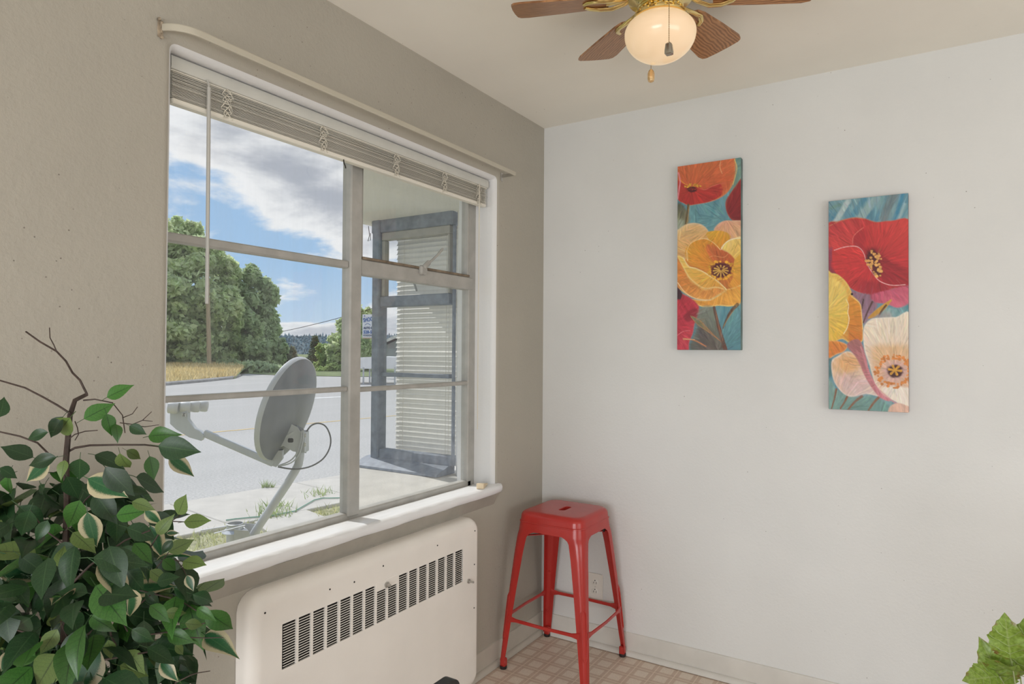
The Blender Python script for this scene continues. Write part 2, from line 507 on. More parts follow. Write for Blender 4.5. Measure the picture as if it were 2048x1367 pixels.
# baseboards: a flat board flush in the plaster with a quarter-round shoe
def skirting(name, pts, inward, bm_):
    r = thing(name, pts[0], kind='structure')
    a, b = Vector(pts[0]), Vector(pts[1]); u = (b-a).normalized(); n = Vector(inward); z = Vector((0,0,1))
    prof = [(0,0.004),(0.007,0.004),(0.007,0.094),(0.0055,0.0985),(0.0,0.1005)]
    MB().rings([[p + n*x + z*h for x, h in prof] for p in (a, b)]).build('board', bm_, r)
    q = [(0.0075,0.002)] + [(0.0075+0.017*math.cos(t), 0.002+0.021*math.sin(t)) for t in [math.pi/2*k/6 for k in range(7)]]
    MB().rings([[p + n*x + z*h for x, h in q] for p in (a, b)]).build('shoe_moulding', bm_, r, 50)
    return r
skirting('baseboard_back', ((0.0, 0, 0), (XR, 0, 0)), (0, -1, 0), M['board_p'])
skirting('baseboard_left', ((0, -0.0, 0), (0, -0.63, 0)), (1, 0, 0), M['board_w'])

# ------------------------------------------------------------------ window_1
w1 = thing('window_1', (-0.12, -1.15, OZ0), kind='structure')
reveal_mesh.build('window_reveal', M['reveal'], w1, 40)
XA, XB = -0.148, -0.108
f = MB()
f.box(XA, XB, -1.90, -0.441, 0.755, 0.789, 0.004)
f.box(XA, XB, -1.90, -0.441, 2.066, 2.12, 0.004)
f.box(XA, XB, -0.468, -0.415, 0.755, 2.12, 0.004)
f.box(XA, XB, -1.90, -1.842, 0.755, 2.12, 0.004)
f.build('window_frame', M['sash'], w1)
MB().box(XA, XB+0.006, -1.172, -1.1155, 0.775, 2.08, 0.005).build('mullion', M['sash'], w1)
for z0, z1 in ((1.634, 1.659), (1.208, 1.225)):
    MB().box(XA+0.006, XB-0.002, -1.845, -1.171, z0, z1, 0.004).build('muntin', M['sash'], w1)
MB().box(XA+0.006, XB-0.002, -1.117, -0.466, 1.203, 1.220, 0.004).build('muntin', M['sash'], w1)
vs_ = MB()
vs_.box(XA, XB+0.004, -1.117, -0.441, 1.617, 1.672, 0.004)
vs_.box(XA+0.004, XB, -0.478, -0.466, 1.672, 2.07, 0.003); vs_.box(XA+0.004, XB, -1.1155, -1.106, 1.672, 2.07, 0.003)
vent = vs_.build('vent_sash', M['sash'], w1)
MB().box(XA+0.004, XB+0.007, -1.114, -0.470, 1.672, 1.681, 0.002).build('vent_ledge', M['putty'], w1)
PANES = [(-1.845,-1.171,1.657,2.07), (-1.845,-1.171,1.224,1.636), (-1.845,-1.171,0.787,1.209),
         (-1.107,-0.477,1.679,2.07), (-1.117,-0.466,1.219,1.619), (-1.117,-0.466,0.787,1.204)]
for y0, y1, z0, z1 in PANES:
    MB().add([(-0.126, y0, z0), (-0.126, y1, z0), (-0.126, y1, z1), (-0.126, y0, z1)], [(0,1,2,3)]).build('pane', M['glass'], w1, 0)
# cam handle on the vent sash
h = MB()
h.obox((-0.098, -0.790, 1.668), (Vector((1,0,0)), Vector((0,1,0)), Vector((0,0,1))), (0.010, 0.020, 0.018), 0.006)
h.obox((-0.088, -0.780, 1.690), (Vector((1,0,0)), Vector((0,.8,.6)).normalized(), Vector((0,-.6,.8)).normalized()), (0.008, 0.022, 0.010), 0.005)
h.tube([(-0.086,-0.775,1.693), (-0.080,-0.748,1.716), (-0.076,-0.722,1.738), (-0.074,-0.705,1.757), (-0.074,-0.697,1.765)],
       [0.0075, 0.0075, 0.0078, 0.0085, 0.004], 8, True, 0.55)
h.build('window_handle', M['sash'], w1)
# sill: a painted board with a worn nose and a coved apron below
prof = [(-0.150,0.758),(-0.118,0.764),(-0.100,0.768),(0.004,0.779),(0.020,0.779),(0.029,0.774),(0.032,0.765),(0.031,0.752),(0.025,0.744),(0.015,0.742),(-0.15,0.735)]
ys = [-1.93 + (1.93-0.392)*k/46 for k in range(47)]
wob = lambda y, i: 0.0006*math.sin(y*23+i)+0.0005*math.sin(y*61+2*i)
loops = []
for y in ys:
    e = 1.0 if y < -0.415 else 0.75
    loops.append([Vector((x*(e if x > 0 else 1) + (wob(y, i) if 3 <= i <= 10 else 0), y, z + (wob(y, i+9)*0.6 if 2 <= i <= 10 else 0))) for i, (x, z) in enumerate(prof)])
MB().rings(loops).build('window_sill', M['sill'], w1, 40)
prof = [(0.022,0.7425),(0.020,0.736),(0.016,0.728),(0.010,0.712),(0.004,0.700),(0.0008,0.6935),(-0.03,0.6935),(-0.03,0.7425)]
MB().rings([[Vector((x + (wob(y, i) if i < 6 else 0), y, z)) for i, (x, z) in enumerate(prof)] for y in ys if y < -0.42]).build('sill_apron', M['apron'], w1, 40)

# ------------------------------------------------------------------ mini blind, pulled up
bl = thing('mini_blind', (-0.045, -1.14, 1.97), 'beige mini blind pulled up in a bundle under the window head', 'blind')
hr = MB()
prof = [(-0.066,2.060),(-0.066,2.094),(-0.036,2.094),(-0.033,2.090),(-0.0315,2.068),(-0.034,2.0605),(-0.038,2.060)]
hr.rings([[Vector((x, y, z)) for x, z in prof] for y in (-1.858, -0.432)])
hr.build('headrail', M['headrail'], bl)
MB().box(-0.064, -0.038, -1.856, -0.434, 2.0565, 2.0598, 0.001).build('headrail_lip', M['blind'], bl)
NS = 24
slm = None
for k in range(NS):
    z = 1.9905 + 0.00275*k
    if slm is None:
        m_ = MB()
        c_ = [(-0.0125, 0.0), (-0.006, 0.0016), (0.0, 0.0021), (0.006, 0.0016), (0.0125, 0.0)]
        lp = []
        for y in (-1.852, -1.5, -1.14, -0.79, -0.442):
            lp.append([Vector((x-0.050, y, 1.97+zz)) for x, zz in c_] + [Vector((x-0.050, y, 1.97+zz-0.0009)) for x, zz in reversed(c_)])
        m_.rings(lp)
        s0 = m_.build('slat', M['blind'], bl, 60); slm = s0; o = s0
        s0.location.z += z-1.97
    else:
        o = slm.copy(); COL.objects.link(o); o.location = slm.location + Vector((0, 0, z-1.9905))
    if k > 17: o.location.z += (k-17)*0.0012
    o.location.x += random.uniform(-0.0025, 0.0025); o.rotation_euler = (0, random.uniform(-0.05, 0.05), 0)
MB().box(-0.0635, -0.0365, -1.852, -0.442, 1.975, 1.9885, 0.003).build('bottom_rail', M['blind'], bl)
for y in (-1.70, -1.36, -1.02, -0.74, -0.505):
    t_ = MB()
    for q in range(5):                                  # bunched ladder cord loops
        pts = []
        for k in range(16):
            a = k*0.9 + q*1.3
            pts.append((-0.034 + 0.004*math.sin(a*1.3+q), y + 0.012*math.sin(a) + 0.006*math.sin(q*2.1), 2.055 - 0.078*k/15 + 0.004*math.cos(a*2)))
        t_.tube(pts, 0.0011, 4)
    t_.build('ladder_cord', M['cord'], bl)
wd = MB()
wd.tube([(-0.030,-1.762,2.062), (-0.026,-1.760,2.050), (-0.026,-1.759,2.040)], 0.0025, 6)
wd.tube([(-0.026,-1.759,2.042), (-0.027,-1.757,1.75), (-0.028,-1.755,1.47)], 0.0049, 6)
wd.build('tilt_wand', M['wand'], bl)
hk_ = MB(); hk_.tube([(-0.040,-1.268,1.976), (-0.037,-1.269,1.964), (-0.036,-1.264,1.955), (-0.037,-1.261,1.948)], 0.0022, 5)
hk_.build('cord_end', M['dark'], bl)
pc = MB(); pc.tube([(-0.030,-0.504,2.062), (-0.029,-0.504,1.98), (-0.030,-0.505,1.40), (-0.030,-0.505,1.02)], 0.0014, 5)
pc.tube([(-0.030,-0.508,2.062), (-0.029,-0.509,1.98), (-0.031,-0.508,1.40), (-0.031,-0.507,1.02)], 0.0012, 5)
pc.build('pull_cord', M['cord'], bl)

# ------------------------------------------------------------------ curtain rod
cr = thing('curtain_rod', (0.03, -1.14, 2.10), 'flat cream curtain rod with a curved return above the window', 'curtain rod')
pts = []
for k in range(9):
    a = math.radians(90*k/8)
    pts.append(Vector((0.002 + 0.0 + 0.066*math.sin(a)*1.0, -1.845 - 0.062*math.cos(a), 2.131 - 0.006*math.sin(a))))
pts += [Vector((0.068, -1.40, 2.124)), Vector((0.068, -0.9, 2.124)), Vector((0.068, -0.375, 2.122))]
loops = []
for i, p in enumerate(pts):
    t = (pts[min(i+1, len(pts)-1)] - pts[max(i-1, 0)]).normalized()
    n = Vector((-t.y, t.x, 0)).normalized()*-1
    z = Vector((0,0,1)); hh = 0.0088
    loops.append([p + n*0.003 + z*hh*0.7, p + n*0.0012 + z*hh, p - n*0.003 + z*hh, p - n*0.003 - z*hh, p + n*0.0012 - z*hh, p + n*0.003 - z*hh*0.7])
MB().rings(loops).build('rod', M['rod'], cr, 30)
br = MB()
br.box(0.0, 0.003, -1.914, -1.900, 2.108, 2.150, 0.001); br.box(0.0, 0.012, -1.910, -1.906, 2.115, 2.143, 0.001)
br.tube([(0.003,-1.912,2.149),(0.010,-1.914,2.149)], 0.004, 6); br.tube([(0.003,-1.905,2.108),(0.010,-1.906,2.106)], 0.004, 6)
br.build('bracket', M['old_bracket'], cr)
br = MB()
br.box(0.0, 0.003, -0.388, -0.372, 2.098, 2.134, 0.001); br.box(0.0, 0.064, -0.381, -0.378, 2.112, 2.126, 0.001)
br.build('bracket', M['steel'], cr)

# ------------------------------------------------------------------ wedge lying on the sill
wg = MB()
a0 = Vector((0.012, -0.545, 0.7805)); u = Vector((-0.42, 0.905, 0)).normalized(); n = Vector((-u.y, u.x, 0)); z = Vector((0,0,1))
def wl(s, w, h): return [a0 + u*s + n*w*0.5*sx + z*hz for sx, hz in ((-1, 0), (1, 0), (1, h), (-1, h))]
wg.rings([wl(0, 0.030, 0.020), wl(0.006, 0.032, 0.021), wl(0.10, 0.032, 0.005), wl(0.105, 0.031, 0.003)])
tag(wg.build('wooden_wedge', simple('pale_raw_wood', (0.72, 0.60, 0.42), 0.6, var=0.1, vs=12), smooth=20), 'small pale wooden wedge lying at the right end of the window sill', 'wedge')

# ------------------------------------------------------------------ wall heater
ht = thing('wall_heater', (0.03, -1.16, 0.0), 'white enamel wall heater cover with a long louvred grille under the window', 'heater')
XF = 0.060
HY0, HY1, HZ0, HZ1 = -1.676, -0.615, 0.02, 0.690
GY0, GY1, GZ0, GZ1 = -1.572, -0.726, 0.460, 0.586
n = 4; loops = []
for x, e in ((0.001, 0.0), (0.030, 0.0), (0.040, 0.003), (0.049, 0.009), (0.056, 0.019), (0.0595, 0.031), (XF, 0.040)):
    loops.append(rrect(HY0+e, HY1-e*0.5, HZ0+e, HZ1-e, max(0.052-e*0.9, 0.010), n, x))
loops.append(rrect(GY0-0.012, GY1+0.012, GZ0-0.012, GZ1+0.012, 0.006, n, XF))
loops.append(rrect(GY0, GY1, GZ0, GZ1, 0.0015, n, XF))
loops.append(rrect(GY0, GY1, GZ0, GZ1, 0.0015, n, XF-0.006))
MB().rings(loops, False, False).build('cover', M['heater'], ht, 40)
MB().add([(0.018, GY0-.03, GZ0-.03), (0.018, GY1+.03, GZ0-.03), (0.018, GY1+.03, GZ1+.03), (0.018, GY0-.03, GZ1+.03)], [(0,1,2,3)]).build('heater_core', M['dark'], ht, 0)
NC, NR = 16, 17
cw = (GY1-GY0)/NC; rh = (GZ1-GZ0)/NR
plate_top = GZ1 - rh*3.2
for c in range(NC):
    y0 = GY0 + cw*c; mb = MB()
    mid = c in (7, 8)
    top = plate_top if mid else GZ1
    if c > 0: mb.box(XF-0.006, XF, y0-0.0042, y0+0.0042, GZ0, top if (mid and c == 8) else GZ1)
    for r in range(1, NR):
        zz = GZ0 + rh*r
        if zz > top: break
        mb.box(XF-0.0016, XF-0.0003, y0+0.004, y0+cw-0.004, zz-0.0010, zz+0.0010)
    mb.build('louvre_column', M['heater'], ht, 0)
MB().box(XF-0.006, XF+0.0008, GY0+cw*7-0.002, GY0+cw*9+0.002, plate_top, GZ1+0.006, 0.001).build('blank_plate', M['heater'], ht)
def knob(y, zc, r=0.007, L=0.022):
    k = MB(); k.tube([(XF-0.002, y, zc), (XF+0.006, y, zc)], r*1.25, 10); k.tube([(XF+0.006, y, zc), (XF+L, y, zc)], [r*0.7, r*0.6], 10)
    k.build('thermostat_knob', M['steel'], ht)
knob(GY0+cw*7.9, GZ1-rh*1.6, 0.008, 0.018); knob(-0.690, 0.452, 0.007, 0.026); knob(-1.632, 0.432, 0.007, 0.02)
for y, zc in ((-1.63,0.637), (-1.17,0.640), (-1.30,0.625), (-0.885,0.638), (-0.648,0.638), (-0.650,0.506), (-0.650,0.335), (-1.40,0.632)):
    s_ = MB(); s_.tube([(XF-0.001, y, zc), (XF+0.0012, y, zc)], 0.0028, 8); s_.build('screw', M['dark'], ht)

# ------------------------------------------------------------------ painted canvases
# A small painter: soft-edged smooth shapes laid over a grid; the grid becomes the
# printed front of the canvas (a colour per vertex of a fine flat mesh).
def vnoise(U, V, su, sv, seed):
    g = np.random.default_rng(seed).random((64, 64))
    x = U*su; y = V*sv
    xi = np.floor(x).astype(int); yi = np.floor(y).astype(int)
    fx = x-xi; fy = y-yi
    fx = fx*fx*(3-2*fx); fy = fy*fy*(3-2*fy)
    G = lambda a, b: g[a % 64, b % 64]
    return (G(xi,yi)*(1-fx)+G(xi+1,yi)*fx)*(1-fy) + (G(xi,yi+1)*(1-fx)+G(xi+1,yi+1)*fx)*fy
class Canvas:
    def __init__(s, nx, ny, quad):
        # quad: the crop coordinates of the canvas corners TL, TR, BR, BL in which the shapes are drawn
        s.nx, s.ny = nx, ny
        u, v = np.meshgrid(np.linspace(0, 1, nx), np.linspace(0, 1, ny))
        TL, TR, BR, BL = [np.array(q, float) for q in quad]
        p = TL*((1-u)*(1-v))[...,None] + TR*(u*(1-v))[...,None] + BR*(u*v)[...,None] + BL*((1-u)*v)[...,None]
        s.X, s.Y = p[...,0], p[...,1]
        s.c = np.zeros((ny, nx, 3)); s.seed = 1
    def streak(s, ang, along, across):
        s.seed += 1
        a = math.radians(ang); ca, sa = math.cos(a), math.sin(a)
        A = s.X*ca + s.Y*sa; B = -s.X*sa + s.Y*ca
        return 0.65*vnoise(A, B, 1/along, 1/across, s.seed) + 0.35*vnoise(A, B, 2.3/along, 2.6/across, s.seed+50)
    def smooth(s, pts, closed=True, k=5):
        P = np.array(pts, float); n = len(P); out = []
        rg = range(n) if closed else range(n-1)
        for i in rg:
            g = (lambda j: P[j % n]) if closed else (lambda j: P[min(max(j, 0), n-1)])
            a, b, c, d = g(i-1), g(i), g(i+1), g(i+2)
            for t in np.linspace(0, 1, k, endpoint=False):
                out.append(0.5*((2*b) + (c-a)*t + (2*a-5*b+4*c-d)*t*t + (3*b-a-3*c+d)*t**3))
        if not closed: out.append(P[-1])
        return np.array(out)
    def dist(s, P, closed):
        d = np.full(s.X.shape, 1e9); tt = np.zeros(s.X.shape); n = len(P)
        for i in range(n if closed else n-1):
            a = P[i]; b = P[(i+1) % n]; ab = b-a; L = ab@ab + 1e-9
            t = np.clip(((s.X-a[0])*ab[0] + (s.Y-a[1])*ab[1])/L, 0, 1)
            q = np.hypot(s.X-a[0]-t*ab[0], s.Y-a[1]-t*ab[1])
            better = q < d
            d = np.where(better, q, d); tt = np.where(better, (i+t)/max(1, n-1), tt)
        return d, tt
    def inside(s, P):
        r = np.zeros(s.X.shape, bool); n = len(P)
        for i in range(n):
            (x1, y1), (x2, y2) = P[i], P[(i+1) % n]
            if y1 == y2: continue
            c = ((y1 > s.Y) != (y2 > s.Y)) & (s.X < (x2-x1)*(s.Y-y1)/(y2-y1) + x1)
            r ^= c
        return r
    def put(s, mask, col):
        s.c = s.c*(1-mask[...,None]) + col*mask[...,None]
    def fill(s, pts, c0, c1=None, ang=90, soft=5, var=0.16, sang=None, along=120, across=14, edge=None, ew=26, alpha=1.0):
        P = s.smooth(pts)
        d, _ = s.dist(P, True); ins = s.inside(P)
        sd_ = np.where(ins, d, -d)
        mask = np.clip(sd_/soft + 0.5, 0, 1)*alpha
        c0 = np.array(S(*c0)); c1 = c0 if c1 is None else np.array(S(*c1))
        a = math.radians(ang); t = s.X*math.cos(a) + s.Y*math.sin(a)
        tp = P[:,0]*math.cos(a) + P[:,1]*math.sin(a)
        t = np.clip((t-tp.min())/(tp.max()-tp.min()+1e-9), 0, 1)
        n = s.streak(ang if sang is None else sang, along, across) - 0.5
        t = np.clip(t + n*0.5, 0, 1)
        col = (c0*(1-t[...,None]) + c1*t[...,None])*(1 + n[...,None]*2*var)
        if edge is not None:
            e = np.clip(1-d/ew, 0, 1)**1.6*0.85*(0.6+0.8*(n+0.5))
            col = col*(1-e[...,None]) + np.array(S(*edge))*e[...,None]
        s.put(mask, col)
    def stroke(s, pts, w, c, soft=2.5, alpha=1.0, w1=None, var=0.2):
        P = s.smooth(pts, False)
        d, t = s.dist(P, False)
        ww = w + ((w1 if w1 is not None else w)-w)*t
        mask = np.clip((ww*0.5-d)/soft + 0.5, 0, 1)*alpha
        n = s.streak(70, 40, 12)
        s.put(mask*(0.65+0.5*n).clip(0, 1), np.array(S(*c))*(1+var*(n[...,None]-0.5)))
    def dots(s, cx, cy, rx, ry, n, r, c, inner=0.6, seed=3):
        g = np.random.default_rng(seed)
        for _ in range(n):
            a = g.random()*2*math.pi; q = inner + (1-inner)*g.random()
            x = cx+rx*q*math.cos(a); y = cy+ry*q*math.sin(a); rr = r*(0.7+0.7*g.random())
            d = np.hypot((s.X-x)/1.15, s.Y-y)
            s.put(np.clip((rr-d)/2+0.5, 0, 1), np.array(S(*c))*(0.75+0.5*g.random()))
    def brush(s, n, seed, centres, ln=(34, 110), wd=(3, 8), jit=0.17):
        "short visible brush strokes that pick up the colour under them"
        g = np.random.default_rng(seed); ny, nx = s.X.shape
        for _ in range(n):
            iy, ix = g.integers(0, ny), g.integers(0, nx)
            x0, y0 = s.X[iy, ix], s.Y[iy, ix]; col = s.c[iy, ix]
            lum = 1 + jit*g.normal(); tint = 1 + 0.05*g.normal(size=3)
            cx, cy = min(centres, key=lambda q: math.hypot(q[0]-x0, q[1]-y0)); a = math.atan2(y0-cy, x0-cx) + 0.16*g.normal(); L = g.uniform(*ln); w = g.uniform(*wd)
            r = int(L/3)+4; sl = (slice(max(0, iy-r), iy+r), slice(max(0, ix-r), ix+r))
            dx, dy = s.X[sl]-x0, s.Y[sl]-y0
            al = np.abs(dx*math.cos(a)+dy*math.sin(a)); ac = np.abs(-dx*math.sin(a)+dy*math.cos(a))
            near = np.exp(-((s.c[sl]-col)**2).sum(-1)/0.02)          # stays inside its own patch of colour
            m = np.clip((L*0.5-al)/14, 0, 1)*np.clip((w*0.5-ac)/2+0.5, 0, 1)*near*0.6
            s.c[sl] = s.c[sl]*(1-m[..., None]) + np.clip(col*lum*tint, 0, 1)*m[..., None]
    def blob(s, cx, cy, rx, ry, c, soft=0.35, alpha=1.0):
        d = np.hypot((s.X-cx)/rx, (s.Y-cy)/ry); n = s.streak(20, 30, 12)
        s.put(np.clip((1-d+(n-0.5)*0.3)/soft, 0, 1)*alpha, np.array(S(*c))*(0.8+0.4*n[...,None]))

def paint_orange():
    k = Canvas(135, 400, ((111,140),(519,83),(519,1309),(108,1306)))
    n = k.streak(105, 160, 26)[...,None]
    k.c = np.array(S(70,130,150))*(1-n) + np.array(S(120,168,172))*n
    k.fill([(107,380),(150,390),(190,470),(170,520),(107,520)], (70,70,55), (150,150,120), 60, 20)
    k.fill([(300,60),(560,60),(560,330),(470,330),(440,250)], (105,150,150), (120,150,130), 60, 40)
    k.fill([(112,560),(107,480),(170,500),(150,600)], (150,160,140), None, 60, 20)
    # orange poppy, upper left
    k.fill([(90,120),(200,110),(300,95),(400,80),(474,75),(486,130),(482,200),(466,260),(432,310),(380,345),(320,366),(240,380),(185,387),(150,372),(112,345),(80,250)],
           (208,112,66), (196,84,52), 90, 8, 0.18, 80, 150, 12, edge=(222,140,80), ew=22)
    k.fill([(95,225),(125,235),(150,248),(200,268),(245,262),(280,287),(330,268),(390,250),(404,300),(390,330),(320,364),(240,379),(188,385),(150,371),(112,345)],
           (190,60,48), (178,44,44), 90, 6, 0.2, 60, 100, 12)
    k.stroke([(116,180),(128,230),(120,290),(112,345)], 9, (226,140,150))
    k.stroke([(395,98),(388,140),(402,185)], 5, (232,170,120)); k.stroke([(480,95),(494,150),(484,205),(470,255)], 6, (216,190,120))
    k.stroke([(130,225),(160,250),(205,266),(240,262)], 5, (226,150,60)); k.stroke([(250,275),(290,288),(335,268),(385,252)], 4, (216,110,90))
    k.stroke([(372,262),(385,258),(365,320),(300,350)], 10, (140,34,40), 6, 0.5)
    k.blob(206, 286, 42, 22, (74,18,26)); k.dots(212, 262, 55, 14, 26, 4.2, (214,160,50), 0.2, 5); k.dots(200, 284, 30, 14, 10, 3, (150,60,40), 0.1, 6)
    k.fill([(540,210),(515,222),(490,260),(455,310),(426,360),(428,420),(452,470),(490,497),(540,505)], (150,36,40), (122,28,36), 90, 8, 0.22, 70, 120, 10, edge=(176,70,50), ew=16)
    k.stroke([(183,385),(178,430),(164,512)], 17, (96,80,50), 3, 1, 14); k.stroke([(190,388),(184,440),(172,505)], 5, (170,140,90))
    # the big yellow poppy
    k.fill([(120,700),(180,640),(300,590),(430,600),(515,640),(515,900),(430,940),(250,920),(170,840)], (214,140,60), (196,110,52), 60, 14, .2)
    k.fill([(90,570),(125,535),(165,510),(215,500),(270,510),(310,545),(322,600),(260,650),(190,700),(150,740),(90,720)], (224,188,132), (218,160,96), 80, 8, 0.15, 60, 110, 12, edge=(232,206,170), ew=22)
    k.fill([(350,545),(380,505),(420,487),(460,486),(540,498),(540,610),(470,605),(430,590),(385,565)], (216,158,130), (220,176,130), 80, 8, 0.15, 60, 90, 12, edge=(228,190,160), ew=18)
    k.fill([(300,570),(350,550),(420,556),(458,590),(425,630),(398,672),(350,645)], (226,172,54), (214,140,44), 70, 6, 0.16, 60, 80, 10)
    k.fill([(395,668),(420,630),(460,606),(540,598),(540,770),(470,735),(438,695)], (240,208,118), (226,176,80), 70, 6, 0.14, 50, 90, 10, edge=(248,230,180), ew=14)
    k.fill([(160,690),(185,640),(240,610),(300,602),(352,630),(392,672),(442,692),(484,740),(486,800),(440,846),(330,836),(290,802),(220,775),(176,742)],
           (226,160,50), (206,112,52), 25, 6, 0.2, 75, 130, 13)
    k.fill([(300,640),(360,650),(440,692),(484,742),(470,790),(400,760),(330,730)], (204,110,58), (190,92,50), 60, 14, 0.22, 60, 90, 10)
    k.fill([(480,740),(540,700),(540,860),(490,910),(440,905),(470,850)], (232,180,66), (222,150,56), 70, 6, 0.16, 60, 90, 10)
    k.fill([(100,718),(140,748),(190,850),(250,900),(302,922),(370,905),(432,926),(382,960),(320,990),(250,986),(190,966),(130,926),(95,885)],
           (212,130,56), (226,152,76), 60, 6, 0.18, 40, 120, 12, edge=(240,200,120), ew=16)
    k.fill([(430,926),(480,912),(540,898),(540,1012),(460,1030),(380,1026),(300,1036),(240,1020),(203,985),(262,992),(322,990),(384,960)],
           (222,150,52), (234,170,74), 30, 6, 0.18, 20, 120, 12, edge=(246,214,140), ew=12)
    k.fill([(112,712),(146,720),(185,775),(235,790),(282,810),(332,842),(382,878),(432,926),(362,912),(300,920),(250,900),(190,850),(148,782)],
           (240,200,96), (224,152,58), 50, 6, 0.16, 40, 110, 10, edge=(250,228,160), ew=12)
    k.stroke([(148,720),(187,775),(236,790),(284,812),(334,842),(384,878),(430,925)], 4, (248,228,170))
    k.stroke([(176,690),(180,740),(170,700),(190,640),(240,608),(300,602),(352,630),(392,672)], 4, (246,214,150))
    k.stroke([(398,668),(420,632),(460,606),(520,598)], 5, (250,236,200)); k.stroke([(112,880),(150,930),(200,968),(260,988),(330,992)], 5, (248,214,170))
    k.stroke([(210,985),(240,1018),(300,1036),(380,1026),(460,1030),(520,1010)], 5, (244,206,120)); k.stroke([(320,720),(350,710),(410,720),(440,700)], 3, (236,170,110))
    k.blob(396, 800, 84, 60, (92,28,36), 0.3); k.dots(396, 800, 86, 62, 46, 6.5, (232,170,52), 0.80, 8); k.blob(392, 812, 52, 36, (84,26,34), 0.3)
    for a in range(0, 360, 30):
        r = math.radians(a)
        k.stroke([(396+8*math.cos(r), 800+6*math.sin(r)), (394+46*math.cos(r), 806+34*math.sin(r))], 5, (222,176,84), 2.5, 1, 9)
    k.blob(397, 793, 12, 9, (96,44,40))
    # red poppy lower left, leaves and stems
    k.fill([(80,905),(140,948),(190,972),(232,1002),(256,1040),(250,1090),(226,1140),(214,1200),(190,1260),(178,1330),(80,1330)],
           (176,40,56), (206,62,84), 90, 10, 0.24, 55, 120, 16, edge=(196,80,80), ew=16)
    k.fill([(95,900),(140,945),(130,985),(95,975)], (60,30,44), None, 60, 12); k.fill([(150,1090),(230,1040),(240,1090),(180,1130)], (120,30,46), None, 60, 16, alpha=.7)
    k.stroke([(110,1215),(150,1190),(195,1185)], 5, (228,120,130)); k.stroke([(125,1290),(160,1230),(190,1190)], 22, (210,80,92), 10, .6)
    k.fill([(255,1050),(345,1040),(372,1150),(412,1310),(200,1310),(230,1190)], (128,138,126), (92,92,88), 90, 22, 0.3, 60, 60, 16)
    k.fill([(250,1170),(330,1190),(390,1310),(260,1310)], (86,80,82), (110,104,96), 60, 30, 0.3, 50, 60, 12)
    k.fill([(400,1170),(500,1030),(540,1030),(540,1320),(440,1320)], (108,158,166), (84,134,146), 90, 14, 0.2, 70, 120, 16)
    k.stroke([(352,1038),(366,1100),(384,1170),(424,1306)], 17, (104,62,46), 3, 1, 26); k.stroke([(362,1060),(380,1150),(408,1250)], 5, (160,110,80))
    k.stroke([(498,1022),(462,1060),(432,1110),(408,1172)], 24, (98,66,42), 3, 1, 7); k.stroke([(494,1030),(440,1110),(412,1160)], 4, (170,130,70))
    k.fill([(195,1090),(258,1118),(330,1190),(396,1256),(330,1206),(250,1152)], (120,130,96), (176,120,80), 40, 4, 0.2, edge=(206,140,90), ew=8)
    k.stroke([(152,1238),(222,1246),(300,1286)], 12, (196,130,84), 3, 1, 6); k.stroke([(150,1238),(225,1242)], 4, (230,180,140))
    k.brush(2600, 31, ((206, 290), (430, 480), (396, 800), (60, 1150), (380, 1330)))
    return k.c
